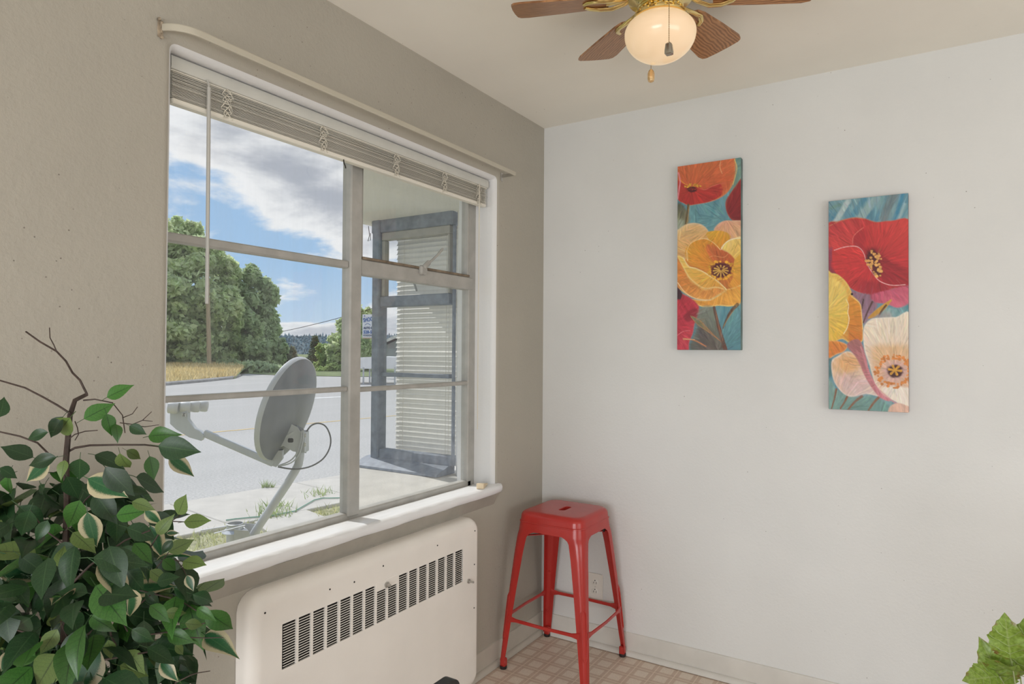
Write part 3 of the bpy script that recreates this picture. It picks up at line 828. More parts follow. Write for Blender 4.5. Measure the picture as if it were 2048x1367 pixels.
def paint_red():
    k = Canvas(150, 400, ((107,92),(580,45),(575,1325),(102,1302)))
    n = k.streak(118, 110, 26)[...,None]
    k.c = np.array(S(52,124,156))*(1-n) + np.array(S(140,172,174))*n
    for a, w, c in (([(130,240),(190,150),(230,90)], 30, (190,204,204)), ([(300,190),(360,120),(400,70)], 46, (150,176,176)), ([(440,190),(470,110),(500,60)], 50, (112,122,122)),
                    ([(250,180),(290,120),(330,80)], 26, (60,130,160)), ([(500,200),(530,120),(550,50)], 22, (40,126,164)), ([(520,210),(560,110)], 16, (166,190,196)), ([(120,130),(180,110)], 16, (110,150,130))):
        k.stroke(a, w, c, 12, .8)
    k.fill([(90,240),(175,207),(250,188),(320,190),(400,213),(480,206),(600,225),(600,595),(500,602),(440,627),(350,642),(260,612),(205,565),(160,522),(90,512)],
           (190,52,54), (176,40,50), 90, 10, 0.2, 70, 130, 14, edge=(190,120,70), ew=10)
    k.fill([(90,240),(175,210),(270,196),(330,212),(272,262),(255,325),(262,352),(180,362),(90,372)], (186,56,62), (204,64,62), 60, 10, 0.18, 60, 110, 12)
    k.fill([(90,380),(140,372),(120,470),(160,520),(90,508)], (156,60,84), (130,40,60), 60, 14, .25)
    k.fill([(254,330),(270,290),(310,250),(372,222),(480,210),(600,226),(600,585),(490,585),(422,552),(372,492),(330,402),(270,356)],
           (212,66,62), (176,32,44), 115, 7, 0.18, 140, 140, 13)
    k.fill([(258,300),(310,258),(350,270),(330,330),(310,370),(270,352)], (166,36,46), None, 60, 16, .2, alpha=.7)
    k.fill([(330,380),(400,360),(470,430),(575,500),(600,590),(490,586),(430,556),(370,490)], (120,22,34), (160,30,42), 20, 26, .25, 40, 80, 10, alpha=.75)
    k.fill([(130,372),(190,360),(265,355),(312,386),(336,442),(372,502),(422,562),(482,587),(470,607),(382,641),(300,626),(236,596),(176,541),(138,482)],
           (208,56,54), (184,40,48), 60, 6, 0.18, 70, 130, 13)
    k.fill([(300,560),(400,560),(470,600),(380,640),(300,620)], (150,30,46), None, 20, 24, .25, 10, alpha=.6)
    k.stroke([(140,378),(200,360),(265,354),(300,368),(322,400),(334,440),(352,480),(398,545),(440,572),(492,584),(560,580)], 4.5, (240,180,180))
    k.stroke([(254,340),(258,300),(285,270),(320,245)], 4, (226,120,110)); k.stroke([(110,236),(180,206),(262,188),(330,196)], 5, (196,120,90))
    k.blob(372, 430, 46, 62, (66,14,26), 0.35, .95); k.blob(400, 500, 34, 40, (76,18,30), 0.4, .9)
    k.dots(380, 440, 46, 62, 34, 6, (222,164,92), 0.15, 4); k.dots(400, 500, 26, 38, 12, 6.5, (226,170,96), 0.1, 9)
    k.fill([(230,612),(300,628),(370,642),(400,700),(360,760),(320,810),(300,740),(262,672)], (142,104,124), (150,120,140), 80, 14, .2)
    k.fill([(362,642),(460,612),(600,588),(600,690),(522,716),(452,692),(390,682)], (196,84,112), (208,104,126), 60, 10, .18, 20, 90, 12)
    k.fill([(440,715),(520,718),(600,690),(600,785),(440,785)], (86,146,158), (150,178,176), 150, 14, .2, 120, 80, 14)
    k.stroke([(318,665),(306,720)], 9, (70,44,44)); k.stroke([(370,680),(340,740),(316,800)], 12, (84,54,48), 3, 1, 8)
    k.fill([(342,775),(396,722),(484,664),(446,720),(384,768)], (214,164,62), (196,140,54), 150, 4, .2); k.stroke([(405,765),(430,725),(450,700)], 11, (72,50,40)); 
    k.fill([(320,820),(390,760),(470,740),(470,800),(340,850)], (170,150,150), None, 60, 20, .2, alpha=.6)
    # yellow poppy
    k.fill([(80,520),(125,512),(165,522),(212,562),(242,612),(250,642),(292,682),(304,742),(312,850),(306,912),(242,922),(190,896),(150,906),(80,918)],
           (232,196,96), (212,134,48), 50, 7, 0.16, 110, 120, 14, edge=(244,214,120), ew=14)
    k.fill([(80,560),(150,550),(205,600),(228,700),(226,800),(190,870),(80,905)], (236,208,120), (228,186,60), 60, 14, .15, 110, 120, 14)
    k.fill([(225,660),(250,650),(292,690),(304,745),(310,850),(300,908),(236,915),(225,820)], (222,150,48), (206,118,44), 80, 10, .18, 80, 100, 12)
    k.stroke([(212,665),(228,700),(222,740),(230,780),(218,830),(196,866)], 5, (248,232,180)); k.stroke([(245,650),(296,690),(306,750),(312,840)], 4, (244,210,130))
    k.fill([(80,918),(150,906),(218,932),(196,970),(150,986),(80,1015)], (226,142,56), (214,120,52), 60, 7, .18, 10, 90, 12, edge=(240,190,120), ew=10)
    k.blob(248, 634, 9, 8, (40,26,24))
    # bottom leaves
    k.fill([(80,1120),(160,1195),(240,1232),(330,1228),(400,1245),(470,1290),(476,1345),(80,1345)], (128,164,156), (106,146,142), 60, 12, .2, 60, 90, 16)
    k.fill([(95,1010),(130,1030),(125,1100),(95,1110)], (84,124,130), None, 60, 14, .2)
    for a, w in (([(150,1188),(136,1245),(118,1305)], 13), ([(216,1232),(198,1265),(174,1300)], 14), ([(304,1230),(262,1262),(222,1306)], 17), ([(406,1234),(374,1268),(342,1314)], 17)):
        k.stroke(a, w, (136,92,66), 3, 1, w*.6)
    # white poppy
    k.fill([(120,1030),(160,995),(216,968),(272,990),(332,1080),(382,1170),(408,1228),(330,1216),(240,1232),(180,1202),(132,1132)],
           (226,184,136), (222,200,194), 70, 7, 0.13, 50, 120, 12, edge=(240,226,214), ew=14)
    k.fill([(160,1020),(260,1000),(290,1060),(200,1090)], (220,160,90), None, 40, 30, .2, alpha=.6)
    k.fill([(150,1120),(300,1110),(380,1180),(240,1220)], (210,180,190), None, 40, 40, .15, 40, alpha=.5)
    k.fill([(215,930),(290,900),(330,1000),(360,1110),(470,1250),(405,1232),(332,1130),(275,1010)], (170,110,110), (206,130,140), 70, 8, .2, 70, 100, 10)
    k.fill([(318,835),(360,782),(432,772),(505,770),(600,778),(600,1310),(505,1262),(432,1222),(382,1152),(352,1050),(320,950)],
           (238,224,206), (228,198,172), 90, 7, 0.11, 90, 130, 14, edge=(244,236,224), ew=12)
    k.fill([(360,960),(440,930),(600,960),(600,1200),(440,1190),(380,1100)], (222,176,120), (214,170,150), 90, 40, .2, 90, 80, 12, alpha=.75)
    k.fill([(420,1180),(600,1190),(600,1310),(500,1258)], (240,228,216), None, 60, 14, .1)
    k.stroke([(490,780),(496,850),(484,910)], 8, (206,190,170), 6, .6); k.stroke([(300,940),(330,1040),(380,1160),(460,1240),(520,1280)], 9, (212,140,150), 5, .8)
    k.blob(498, 1082, 92, 84, (206,164,164), 0.5, .8); k.dots(492, 1084, 112, 98, 130, 6, (214,134,66), 0.72, 12)
    k.blob(498, 1084, 52, 44, (66,22,26), 0.25)
    for a in range(10, 370, 60):
        r = math.radians(a); k.stroke([(498,1078), (498+34*math.cos(r), 1078+27*math.sin(r))], 8, (226,166,58), 2.5, 1, 15)
    k.fill([(468,1292),(520,1270),(600,1305),(600,1345),(470,1345)], (226,186,166), None, 40, 8, .1)
    k.brush(2600, 32, ((-200, 700), (385, 450), (60, 760), (498, 1082), (120, 1330), (700, -300)))
    return k.c
def print_mat():
    t = NT('printed_canvas')
    a = t.n('ShaderNodeAttribute'); a.attribute_name = 'print'
    v = t.coord('Object')
    weave = t.noise(v, 420, 2, 0.6)
    return t.done(t.bsdf(a.outputs['Color'], 0.55, 0, 0.35, weave, 0.12, 0.001))
M['print'] = print_mat()
M['canvas_side'] = simple('canvas_side', (0.115, 0.175, 0.165), 0.6, var=0.5, vs=14)
GAIN = 1.02
def painting(x0, x1, z0, z1, grid, side, label):
    r = thing('canvas_painting', ((x0+x1)/2, -0.016, z0), label, 'painting')
    r['group'] = 'pair of poppy canvases'
    yb, yf = -0.002, -0.033
    MB().box(x0, x1, yf+0.0006, yb, z0, z1, 0.002).build('canvas_side', side, r)
    ny, nx = grid.shape[:2]
    u, v = np.meshgrid(np.linspace(0.002, 0.998, nx), np.linspace(0.001, 0.999, ny))
    V = np.stack([x0+(x1-x0)*u, np.full_like(u, yf), z1-(z1-z0)*v], -1).reshape(-1, 3) - np.array(r.location)
    i = np.arange(nx*ny).reshape(ny, nx)
    F = np.stack([i[:-1,:-1], i[1:,:-1], i[1:,1:], i[:-1,1:]], -1).reshape(-1, 4)
    me = raw_mesh('print', V, F, M['print'])
    ca = me.color_attributes.new('print', 'FLOAT_COLOR', 'POINT')
    c = np.clip(grid.reshape(-1, 3)*GAIN*0.93 + 0.02, 0.004, 0.92)
    ca.data.foreach_set('color', np.concatenate([c, np.ones((len(c), 1))], 1).astype(np.float32).ravel())
    o = bpy.data.objects.new('print', me); COL.objects.link(o); o.parent = r
    return r
p_ = painting(0.676, 0.9405, 1.3615, 2.1485, paint_orange(), M['canvas_side'], 'tall narrow canvas of an orange poppy above a yellow poppy, left of the pair')
p_ = painting(1.2645, 1.526, 1.139, 1.9305, paint_red(), simple('canvas_side_red', (0.20, 0.12, 0.11), 0.6, var=0.6, vs=12), 'tall narrow canvas of a red poppy above yellow and white poppies, right of the pair')

# ------------------------------------------------------------------ wall outlet
ol = thing('wall_outlet', (0.286, 0, 0.272), 'white double wall outlet low on the wall behind the red stool', 'outlet')
MB().box(0.2495, 0.323, -0.0065, -0.0005, 0.2125, 0.332, 0.0028).build('cover_plate', M['white_plastic'], ol)
for zc in (0.2925, 0.252):
    mb = MB()
    lp = lambda y, s: [Vector((0.286 + s*0.0168*max(-.86, min(.86, math.cos(a)))/.86, y, zc + s*0.0145*math.sin(a))) for a in [2*math.pi*k/20 for k in range(20)]]
    mb.rings([lp(-0.006, 1), lp(-0.0085, 1), lp(-0.0092, .93)])
    rc = mb.build('receptacle', M['white_plastic'], ol)
    for dx, w, h in ((-0.0062, 0.0011, 0.0042), (0.0062, 0.0011, 0.005)):
        MB().box(0.286+dx-w, 0.286+dx+w, -0.0096, -0.0088, zc-0.004-h+0.002, zc-0.004+h+0.002).build('slot', M['black'], rc, 0)
    MB().tube([(0.286, -0.0088, zc+0.0085), (0.286, -0.0097, zc+0.0085)], 0.0027, 8).build('slot', M['black'], rc)
MB().tube([(0.286, -0.006, 0.272), (0.286, -0.0078, 0.272)], 0.0024, 8).build('screw', M['steel'], ol)

# ------------------------------------------------------------------ red metal stool
SX, SY = 0.240, -0.222
st = thing('metal_stool', (SX, SY, 0.0), 'red metal bar stool with a square seat in the room corner', 'stool')
def rsq(h, r, z, n=6, cx=SX, cy=SY, hy=None):
    hy = h if hy is None else hy
    pts = []
    for sx, sy, a0 in ((1, 1, 0), (-1, 1, 90), (-1, -1, 180), (1, -1, 270)):
        for k in range(n+1):
            a = math.radians(a0 + 90*k/n)
            pts.append(Vector((cx + sx*(h-r) + r*math.cos(a), cy + sy*(hy-r) + r*math.sin(a), z)))
    return pts
ZT = 0.668
lp = [rsq(0.0145, 0.012, ZT-0.016, 6, hy=0.039), rsq(0.0145, 0.012, ZT-0.003, 6, hy=0.039), rsq(0.0165, 0.014, ZT-0.001, 6, hy=0.041)]
lp += [rsq(0.09, 0.03, ZT-0.0005, 6), rsq(0.128, 0.040, ZT, 6)]
for k in range(1, 7):
    a = math.radians(90*k/6); lp.append(rsq(0.128+0.024*math.sin(a), 0.040+0.008*math.sin(a), ZT-0.024*(1-math.cos(a)), 6))
lp += [rsq(0.1535, 0.048, ZT-0.040, 6), rsq(0.1565, 0.049, ZT-0.0425, 6), rsq(0.1570, 0.049, ZT-0.0455, 6), rsq(0.1550, 0.048, ZT-0.047, 6)]
lp += [rsq(0.1590, 0.050, ZT-0.080, 6), rsq(0.1570, 0.049, ZT-0.080, 6), rsq(0.150, 0.045, ZT-0.045, 6), rsq(0.128, 0.04, ZT-0.004, 6), rsq(0.0145, 0.012, ZT-0.016, 6, hy=0.039)]
MB().rings(lp, False, False).build('seat', M['red'], st, 40)
HT, HB = 0.1570, 0.2080
def leg(sx, sy):
    mb = MB(); rc = 0.022; th = 0.0022
    lps = []
    for z, w, h, rc in ((0.615, 0.104, 0.1535, .047), (0.590, 0.098, 0.1575, .048), (0.583, 0.080, 0.1585, .046), (0.574, 0.066, 0.1595, .042), (0.562, 0.060, 0.1610, .037), (0.50, 0.0535, 0.1668, .031), (0.35, 0.044, 0.180, .024), (0.20, 0.036, 0.1925, .019), (0.10, 0.031, 0.2005, .016), (0.055, 0.028, 0.204, .015), (0.022, 0.027, 0.2065, .015)):
        r = min(rc, w*0.8)
        o = [(h-w, h), (h-(w+r)/2, h)]
        for k in range(7):
            a = math.radians(90 - 90*k/6); o.append((h-r+r*math.cos(a), h-r+r*math.sin(a)))
        o += [(h, h-(w+r)/2), (h, h-w)]
        i_ = [(h-th, h-w), (h-th, h-(w+r)/2)]
        for k in range(7):
            a = math.radians(90*k/6); rr = r-th; i_.append((h-r+rr*math.cos(a), h-r+rr*math.sin(a)))
        i_ += [(h-(w+r)/2, h-th), (h-w, h-th)]
        lps.append([Vector((SX+sx*x, SY+sy*y, z)) for x, y in o + i_])
    mb.rings(lps)
    # the pressed rib on the outer corner, an elongated loop
    pt = lambda z, off: Vector((SX+sx*(0.2065-0.0505*(z-0.022)/0.606*1.0 - 0.0066 + off), SY+sy*(0.2065-0.0505*(z-0.022)/0.606 - 0.0066 - off), z))
    pth = [pt(0.135, -0.0075), pt(0.20, -0.0078), pt(0.28, -0.0082), pt(0.305, -0.0075), pt(0.318, 0.0), pt(0.305, 0.0075), pt(0.28, 0.0082), pt(0.20, 0.0078), pt(0.135, 0.0075), pt(0.118, 0.0)]
    mb.tube(pth + pth[:1], 0.0034, 6)
    # folded toe at the foot
    mb.obox((SX+sx*(0.2065-0.0155), SY+sy*(0.2065-0.0155), 0.028), (Vector((1,0,0)), Vector((0,1,0)), Vector((0,0,1))), (0.0125, 0.0125, 0.018), 0.004)
    l = mb.build('leg', M['red'], st, 45)
    ft = MB(); ft.lathe([(0.0140, 0.0006), (0.0155, 0.004), (0.0150, 0.014)], (SX+sx*0.1915, SY+sy*0.1915, 0.0), 12)
    ft.build('rubber_foot', M['rubber'], l)
for sx, sy in ((-1,-1), (1,-1), (1,1), (-1,1)): leg(sx, sy)
ZS = 0.215; hs = 0.190
for a, b in (((-1,-1),(1,-1)), ((1,-1),(1,1)), ((1,1),(-1,1)), ((-1,1),(-1,-1))):
    A = Vector((SX+a[0]*hs, SY+a[1]*hs, ZS)); B = Vector((SX+b[0]*hs, SY+b[1]*hs, ZS))
    u = (B-A).normalized(); nrm = Vector((-u.y, u.x, 0)); L_ = (B-A).length
    A = A + u*0.022; B = B - u*0.022
    lps = []
    for t, hh in ((0.0, 0.017), (0.05, 0.012), (0.11, 0.0075), (0.5, 0.0068), (0.89, 0.0075), (0.95, 0.012), (1.0, 0.017)):
        p = A + (B-A)*t; bow = -0.006*math.sin(math.pi*t)
        lps.append([p + nrm*(x + bow) + Vector((0,0,z)) for x, z in ((-0.003,-hh*.8),(0.0015,-hh),(0.0035,-hh*.5),(0.0035,hh*.5),(0.0015,hh),(-0.003,hh*.8))])
    MB().rings(lps).build('stretcher', M['red'], st, 40)
for a, dz in ((1, 0), (-1, -0.009)):
    mb = MB(); A = Vector((SX-0.140, SY-a*0.140, 0.560+dz)); B = Vector((SX+0.140, SY+a*0.140, 0.560+dz))
    mb.tube([A, (A+B)/2, B], 0.0075, 6, True, 0.45); mb.build('cross_brace', M['red'], st)
MB().box(SX+0.118, SX+0.134, SY+0.118, SY+0.134, 0.556, 0.585, 0.003).build('brace_bumper', M['rubber'], st)

# ------------------------------------------------------------------ ceiling fan
FX, FY, FZ = 0.951, -1.030, 2.244
fan = thing('ceiling_fan', (FX, FY, HC), 'brass ceiling fan with oak blades and a lit frosted globe', 'ceiling fan')
MB().lathe([(0.070, 2.44), (0.074, 2.425), (0.066, 2.412), (0.085, 2.405), (0.094, 2.395), (0.095, 2.350), (0.088, 2.335), (0.070, 2.328), (0.060, 2.318)], (FX, FY, 0), 36).build('motor_housing', M['brass'], fan, 40)
fit = MB(); fit.lathe([(0.060, 2.320), (0.064, 2.312), (0.058, 2.306), (0.050, 2.302), (0.052, 2.297), (0.062, 2.296), (0.071, 2.294), (0.0735, 2.288), (0.072, 2.283), (0.060, 2.281)], (FX, FY, 0), 36)
fit.build('light_fitter', M['brass'], fan, 40)
rp = MB()
for k in range(26):
    a = 2*math.pi*k/26; rp.sphere((FX+0.058*math.cos(a), FY+0.058*math.sin(a), 2.3035), 0.0058, 6, 5)
rp.build('rope_ring', M['brass'], fan)
M['globe'] = globe_mat()
gp = [(0.060, 2.284), (0.066, 2.282)]
for k in range(0, 19):
    a = math.radians(-38 + 128*k/18)      # bulging mushroom globe
    z = 2.244 - 0.004 - 0.078*math.sin(a) if a > 0 else 2.240 + 0.058*math.sin(-a)
    r = 0.0985*math.cos(a) if a > 0 else 0.0985*(math.cos(a)**1.05)
    gp.append((max(r, 0.0008), z))
g_ = MB(); g_.lathe(gp, (FX, FY, 0), 40); g_.build('globe', M['globe'], fan, 60)
ROOT_ = Vector((FX, FY, HC))
def blade(ang):
    ca, sa = math.cos(math.radians(ang)), math.sin(math.radians(ang)); pt_ = math.radians(BLADE_PITCH); BZ = BLADE_Z
    def tr(r, s, h):                 # radial, sideways, up; sideways pitched
        return Vector((FX + ca*r - sa*s*math.cos(pt_), FY + sa*r + ca*s*math.cos(pt_), BZ + h + s*math.sin(pt_)))
    out = [(0.145,-0.034),(0.152,-0.043),(0.18,-0.051),(0.28,-0.062),(BLADE_R-0.03,-0.070),(BLADE_R-0.008,-0.066),(BLADE_R,-0.055),(BLADE_R+0.003,-0.02),(BLADE_R+0.003,0.02),
           (BLADE_R,0.055),(BLADE_R-0.008,0.066),(BLADE_R-0.03,0.070),(0.28,0.062),(0.18,0.051),(0.152,0.043),(0.145,0.034)]
    mb = MB(); mb.rings([[tr(r, s, -0.003) for r, s in out], [tr(r, s, 0.003) for r, s in out]])
    b = mb.build('blade', M['oak'], fan, 30)
    uv = b.data.uv_layers.new(name='UVMap'); off = random.uniform(0, 6)
    org = Vector(ROOT['ceiling_fan'])
    for lpx in b.data.loops:
        p = b.data.vertices[lpx.vertex_index].co + org
        dx, dy = p.x-FX, p.y-FY
        uv.data[lpx.index].uv = ((dx*ca+dy*sa)*5.0 + off, (-dx*sa+dy*ca)*5.0)
    mb = MB()                        # blade iron: two curved arms and a plate
    for s0 in (-1, 1):
        mb.tube([tr(0.070, 0.012*s0, 0.010), tr(0.10, 0.022*s0, -0.004), tr(0.135, 0.036*s0, -0.010), tr(0.168, 0.040*s0, -0.008), tr(0.198, 0.030*s0, -0.0065), tr(0.212, 0.014*s0, -0.006)],
                [0.009, 0.008, 0.0085, 0.0085, 0.0075, 0.006], 8, True, 0.6)
    mb.tube([tr(0.065, 0, 0.012), tr(0.11, 0, -0.002), tr(0.15, 0, -0.007)], [0.012, 0.010, 0.006], 8, True, 0.5)
    mb.build('blade_iron', M['brass'], fan, 50)
BLADE_R, BLADE_Z, BLADE_PITCH = 0.415, 2.343, -12
for k in range(6): blade(141 + 60*k)
def chain(x, y, z0, z1, fobmat, fob):
    mb = MB(); z = z0; 
    mb.tube([(x, y, z0), (x, y, z1)], 0.0006, 4)
    while z > z1:
        mb.sphere((x, y, z), 0.0016, 6, 4); z -= 0.0048
    c = mb.build('pull_chain', M['brass_dark'], fan)
    fb = MB()
    if fob == 'block':
        fb.rings([rsq(0.004, 0.001, z1+0.002, 2, x, y), rsq(0.0075, 0.0015, z1-0.002, 2, x, y), rsq(0.0095, 0.002, z1-0.020, 2, x, y), rsq(0.0095, 0.002, z1-0.028, 2, x, y), rsq(0.007, 0.001, z1-0.030, 2, x, y)])
    else:
        fb.lathe([(0.003, z1+0.002), (0.008, z1-0.004), (0.0105, z1-0.012), (0.0105, z1-0.026), (0.0085, z1-0.033), (0.004, z1-0.036)], (x, y, 0), 8)
    fb.build('pull_fob', fobmat, c, 30)
q = at(1338, 60, 1.735)
chain(q.x, q.y, 2.305, at(1338, 87, 1.735).z, simple('pewter_fob', (0.42, 0.40, 0.35), 0.25, metal=1.0), 'block')
q = at(1302, 150, 1.93)
chain(q.x, q.y, 2.285, at(1302, 140, 1.93).z, simple('amber_fob', (0.75, 0.53, 0.28), 0.22, metal=0.7), 'drop')

# ------------------------------------------------------------------ artificial ficus by the window wall
def leaf_mat(name, mid, dark, vein, margin=None, rough=0.38):
    t = NT(name)
    tc = t.n('ShaderNodeTexCoord'); sep = t.n('ShaderNodeSeparateXYZ'); t.l(tc.outputs['UV'], sep.inputs[0])
    side = t.math('ABSOLUTE', t.math('SUBTRACT', sep.outputs[0], 0.5))       # 0 midrib .. 0.5 edge
    info = t.n('ShaderNodeObjectInfo')
    v = t.coord('Object')
    ns = t.noise(v, 45, 3)
    c = t.mix(t.ramp(ns, 0, 1, 0.3, 0.7), dark, mid)
    # side veins
    w = t.math('FRACT', t.math('ADD', t.math('MULTIPLY', sep.outputs[1], 9.0), t.math('MULTIPLY', side, -3.0)))
    vn = t.ramp(t.math('ABSOLUTE', t.math('SUBTRACT', w, 0.5)), 0.35, 0.0, 0.0, 0.12)
    c = t.mix(vn, c, vein)
    if margin is not None:
        rag = t.math('ADD', side, t.ramp(t.noise(v, 130, 4, 0.7), -0.13, 0.13, 0.25, 0.75))
        c = t.mix(t.ramp(rag, 0, 1, 0.27, 0.31), c, margin)
    c = t.mix(t.ramp(side, 0.85, 0.0, 0.012, 0.035), c, vein)
    hs_ = t.n('ShaderNodeHueSaturation'); t.l(c, hs_.inputs['Color'])
    t.l(t.ramp(info.outputs['Random'], 0.60, 1.12), hs_.inputs['Value'])
    p = t.bsdf(hs_.outputs[0], rough, 0, 0.5)
    tl = t.n('ShaderNodeBsdfTranslucent'); t.l(hs_.outputs[0], tl.inputs[0])
    mx = t.n('ShaderNodeMixShader'); mx.inputs[0].default_value = 0.25
    t.l(p.outputs[0], mx.inputs[1]); t.l(tl.outputs[0], mx.inputs[2])
    return t.done(mx)
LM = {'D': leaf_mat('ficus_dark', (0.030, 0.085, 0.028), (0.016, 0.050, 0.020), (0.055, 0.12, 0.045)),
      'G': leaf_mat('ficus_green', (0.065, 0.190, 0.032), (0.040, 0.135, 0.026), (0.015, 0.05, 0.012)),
      'L': leaf_mat('ficus_pale', (0.185, 0.275, 0.075), (0.135, 0.220, 0.060), (0.06, 0.10, 0.035), rough=0.5),
      'V': leaf_mat('ficus_variegated', (0.030, 0.140, 0.050), (0.020, 0.095, 0.035), (0.06, 0.16, 0.06), (0.56, 0.50, 0.32))}
WID = [(0,0.012),(0.05,0.085),(0.13,0.185),(0.25,0.262),(0.40,0.285),(0.55,0.250),(0.68,0.185),(0.80,0.110),(0.90,0.048),(0.97,0.016),(1.0,0.002)]
def leaf_mesh(name, mat, fold, curl, twist, wide=1.0, widths=WID, ruffle=0.0):
    V = []; UV = []; F = []
    for i, (t, w) in enumerate(widths):
        w *= wide
        zc = -curl*t*t + 0.04*curl*t
        tw = twist*(t-0.3)
        for sgn in (-1, -0.5, 0, 0.5, 1):
            x = sgn*w; z = zc + fold*abs(sgn)*w*(1-0.45*abs(sgn)) + ruffle*w*math.sin(t*17+sgn*3)*abs(sgn)
            V.append((x*math.cos(tw) - (z-zc)*math.sin(tw), t, zc + x*math.sin(tw) + (z-zc)*math.cos(tw)))
            UV.append((0.5+0.5*sgn, t))
    n = len(widths)
    for i in range(n-1):
        for j in range(4):
            a = i*5+j; F.append((a, a+1, a+6, a+5))
    # petiole
    b = len(V); pr = 0.011
    for t, zz in ((0.02, 0.0), (-0.10, -0.01), (-0.24, -0.05)):
        for k in range(3):
            a = 2*math.pi*k/3; V.append((pr*math.cos(a), t, zz-0.004+pr*math.sin(a))); UV.append((0.5, 0.02))
    for r in range(2):
        for k in range(3):
            F.append((b+r*3+k, b+r*3+(k+1)%3, b+(r+1)*3+(k+1)%3, b+(r+1)*3+k))
    me = bpy.data.meshes.new(name); me.from_pydata(V, [], F)
    uv = me.uv_layers.new(name='UVMap')
    for l in me.loops: uv.data[l.index].uv = UV[l.vertex_index]
    me.polygons.foreach_set('use_smooth', [True]*len(me.polygons))
    me.materials.append(mat); me.update(); return me
LMESH = {k: [leaf_mesh('ficus_leaf', m, f_, c_, t_, w_) for f_, c_, t_, w_ in ((0.25, 0.10, 0.2, 1.0), (0.5, 0.28, -0.5, 0.95), (0.15, 0.02, 0.0, 1.05), (0.7, 0.38, 0.7, 0.9))] for k, m in LM.items()}
D0 = 1.13
base = at(128, 1300, D0); fx, fy = max(base.x, 0.30), base.y
fic = thing('artificial_ficus', (fx, fy, 0.0), 'artificial ficus with green and cream-edged leaves at the left of the window', 'plant')
FO = Vector((fx, fy, 0.0))
def put_leaf(root, org, P, tip, normal, mesh, L=None, name='leaf', dw=0.0):
    d = (tip-P); L = d.length if L is None else L
    d.normalize()
    nn = normal - d*normal.dot(d)
    if nn.length < 1e-4: nn = Vector((0,0,1)) - d*d.z
    nn.normalize(); sx = d.cross(nn)
    m = Matrix((sx*L, d*L, nn*L)).transposed().to_4x4(); m.translation = P-org
    o = bpy.data.objects.new(name, mesh); COL.objects.link(o); o.parent = root
    o.matrix_local = m
    return o
KEY = """214 794 266 768 G 0|168 837 230 805 G 0|213 827 224 872 G 2|232 848 237 882 G 1|259 851 292 868 D 0|297 872 354 864 G 1|317 891 399 903 D 0
338 914 390 951 V 0|299 912 309 960 G 2|96 864 46 876 D 3|126 833 90 878 D 3|140 835 105 877 L 1|66 914 0 890 D 0|100 922 47 964 V 0|113 914 47 930 D 3|130 920 118 958 L 1
160 917 158 960 D 2|190 909 250 928 D 1|211 934 268 993 D 0|240 906 256 947 L 3|176 956 253 993 V 0|134 953 158 998 D 2|0 833 10 791 D 0|0 935 37 956 D 0|253 900 285 919 L 1
356 1028 372 988 L 2|368 1043 423 1040 L 2|314 1067 342 1031 L 1|337 1103 389 1078 L 2|366 1122 413 1129 L 2|333 1066 358 1064 V 1|254 1054 317 1078 D 0|235 1098 291 1129 D 1
268 1086 306 1125 G 0|175 1024 191 1097 V 0|160 1000 134 1059 G 0|190 985 233 1048 D 0|233 1030 293 1020 G 0|264 1003 310 1016 L 1|246 1129 290 1185 D 1|314 1163 357 1152 D 0
326 1118 354 1142 G 0|227 1147 219 1211 L 0|254 1176 265 1244 V 1|291 1185 322 1210 D 1|349 1174 397 1201 D 3|386 1188 434 1205 D 3|413 1220 470 1268 G 3|175 1185 105 1177 D 1
137 1193 75 1228 G 1|127 1214 107 1260 L 0|215 1271 167 1255 D 1|217 1279 222 1320 L 0|264 1258 309 1285 D 1|295 1295 354 1326 D 0|322 1322 354 1362 V 1|115 1258 78 1311 L 0
137 1299 163 1357 V 0|18 1300 2 1343 V 0|64 1282 27 1341 G 0|113 1308 72 1375 L 2|335 1266 387 1282 G 1|374 1150 386 1182 V 0|370 1246 410 1250 L 1|10 1207 20 1290 D 2|20 1160 60 1209 D 0
210 1105 215 1150 D 1|115 1132 130 1088 L 1|60 1020 40 1075 D 0|95 1040 70 1085 D 1|40 1110 95 1150 D 0|180 1230 230 1262 G 1|60 1235 20 1262 D 0|150 1090 95 1120 D 0|290 1020 325 1050 V 1
345 1080 320 1110 D 1|300 1210 340 1240 G 1|330 1225 375 1225 L 1|255 1300 290 1345 L 1|240 1330 300 1350 L 0|180 1340 215 1365 D 1|300 1140 335 1165 L 0|395 1215 425 1240 G 3|350 1290 372 1310 L 3"""
for rec in KEY.replace('\n', '|').split('|'):
    a = rec.split(); x0, y0, x1, y1 = map(float, a[:4])
    d = D0 - 0.05 + random.uniform(-0.04, 0.05)
    P = at(x0, y0, d); T_ = at(x1, y1, d + random.uniform(-0.015, 0.03))
    nrm = (CAM - P).normalized() + Vector((random.uniform(-.35,.35), random.uniform(-.35,.35), random.uniform(-.1,.45)))
    put_leaf(fic, FO, P, T_, nrm, LMESH[a[4]][int(a[5])])
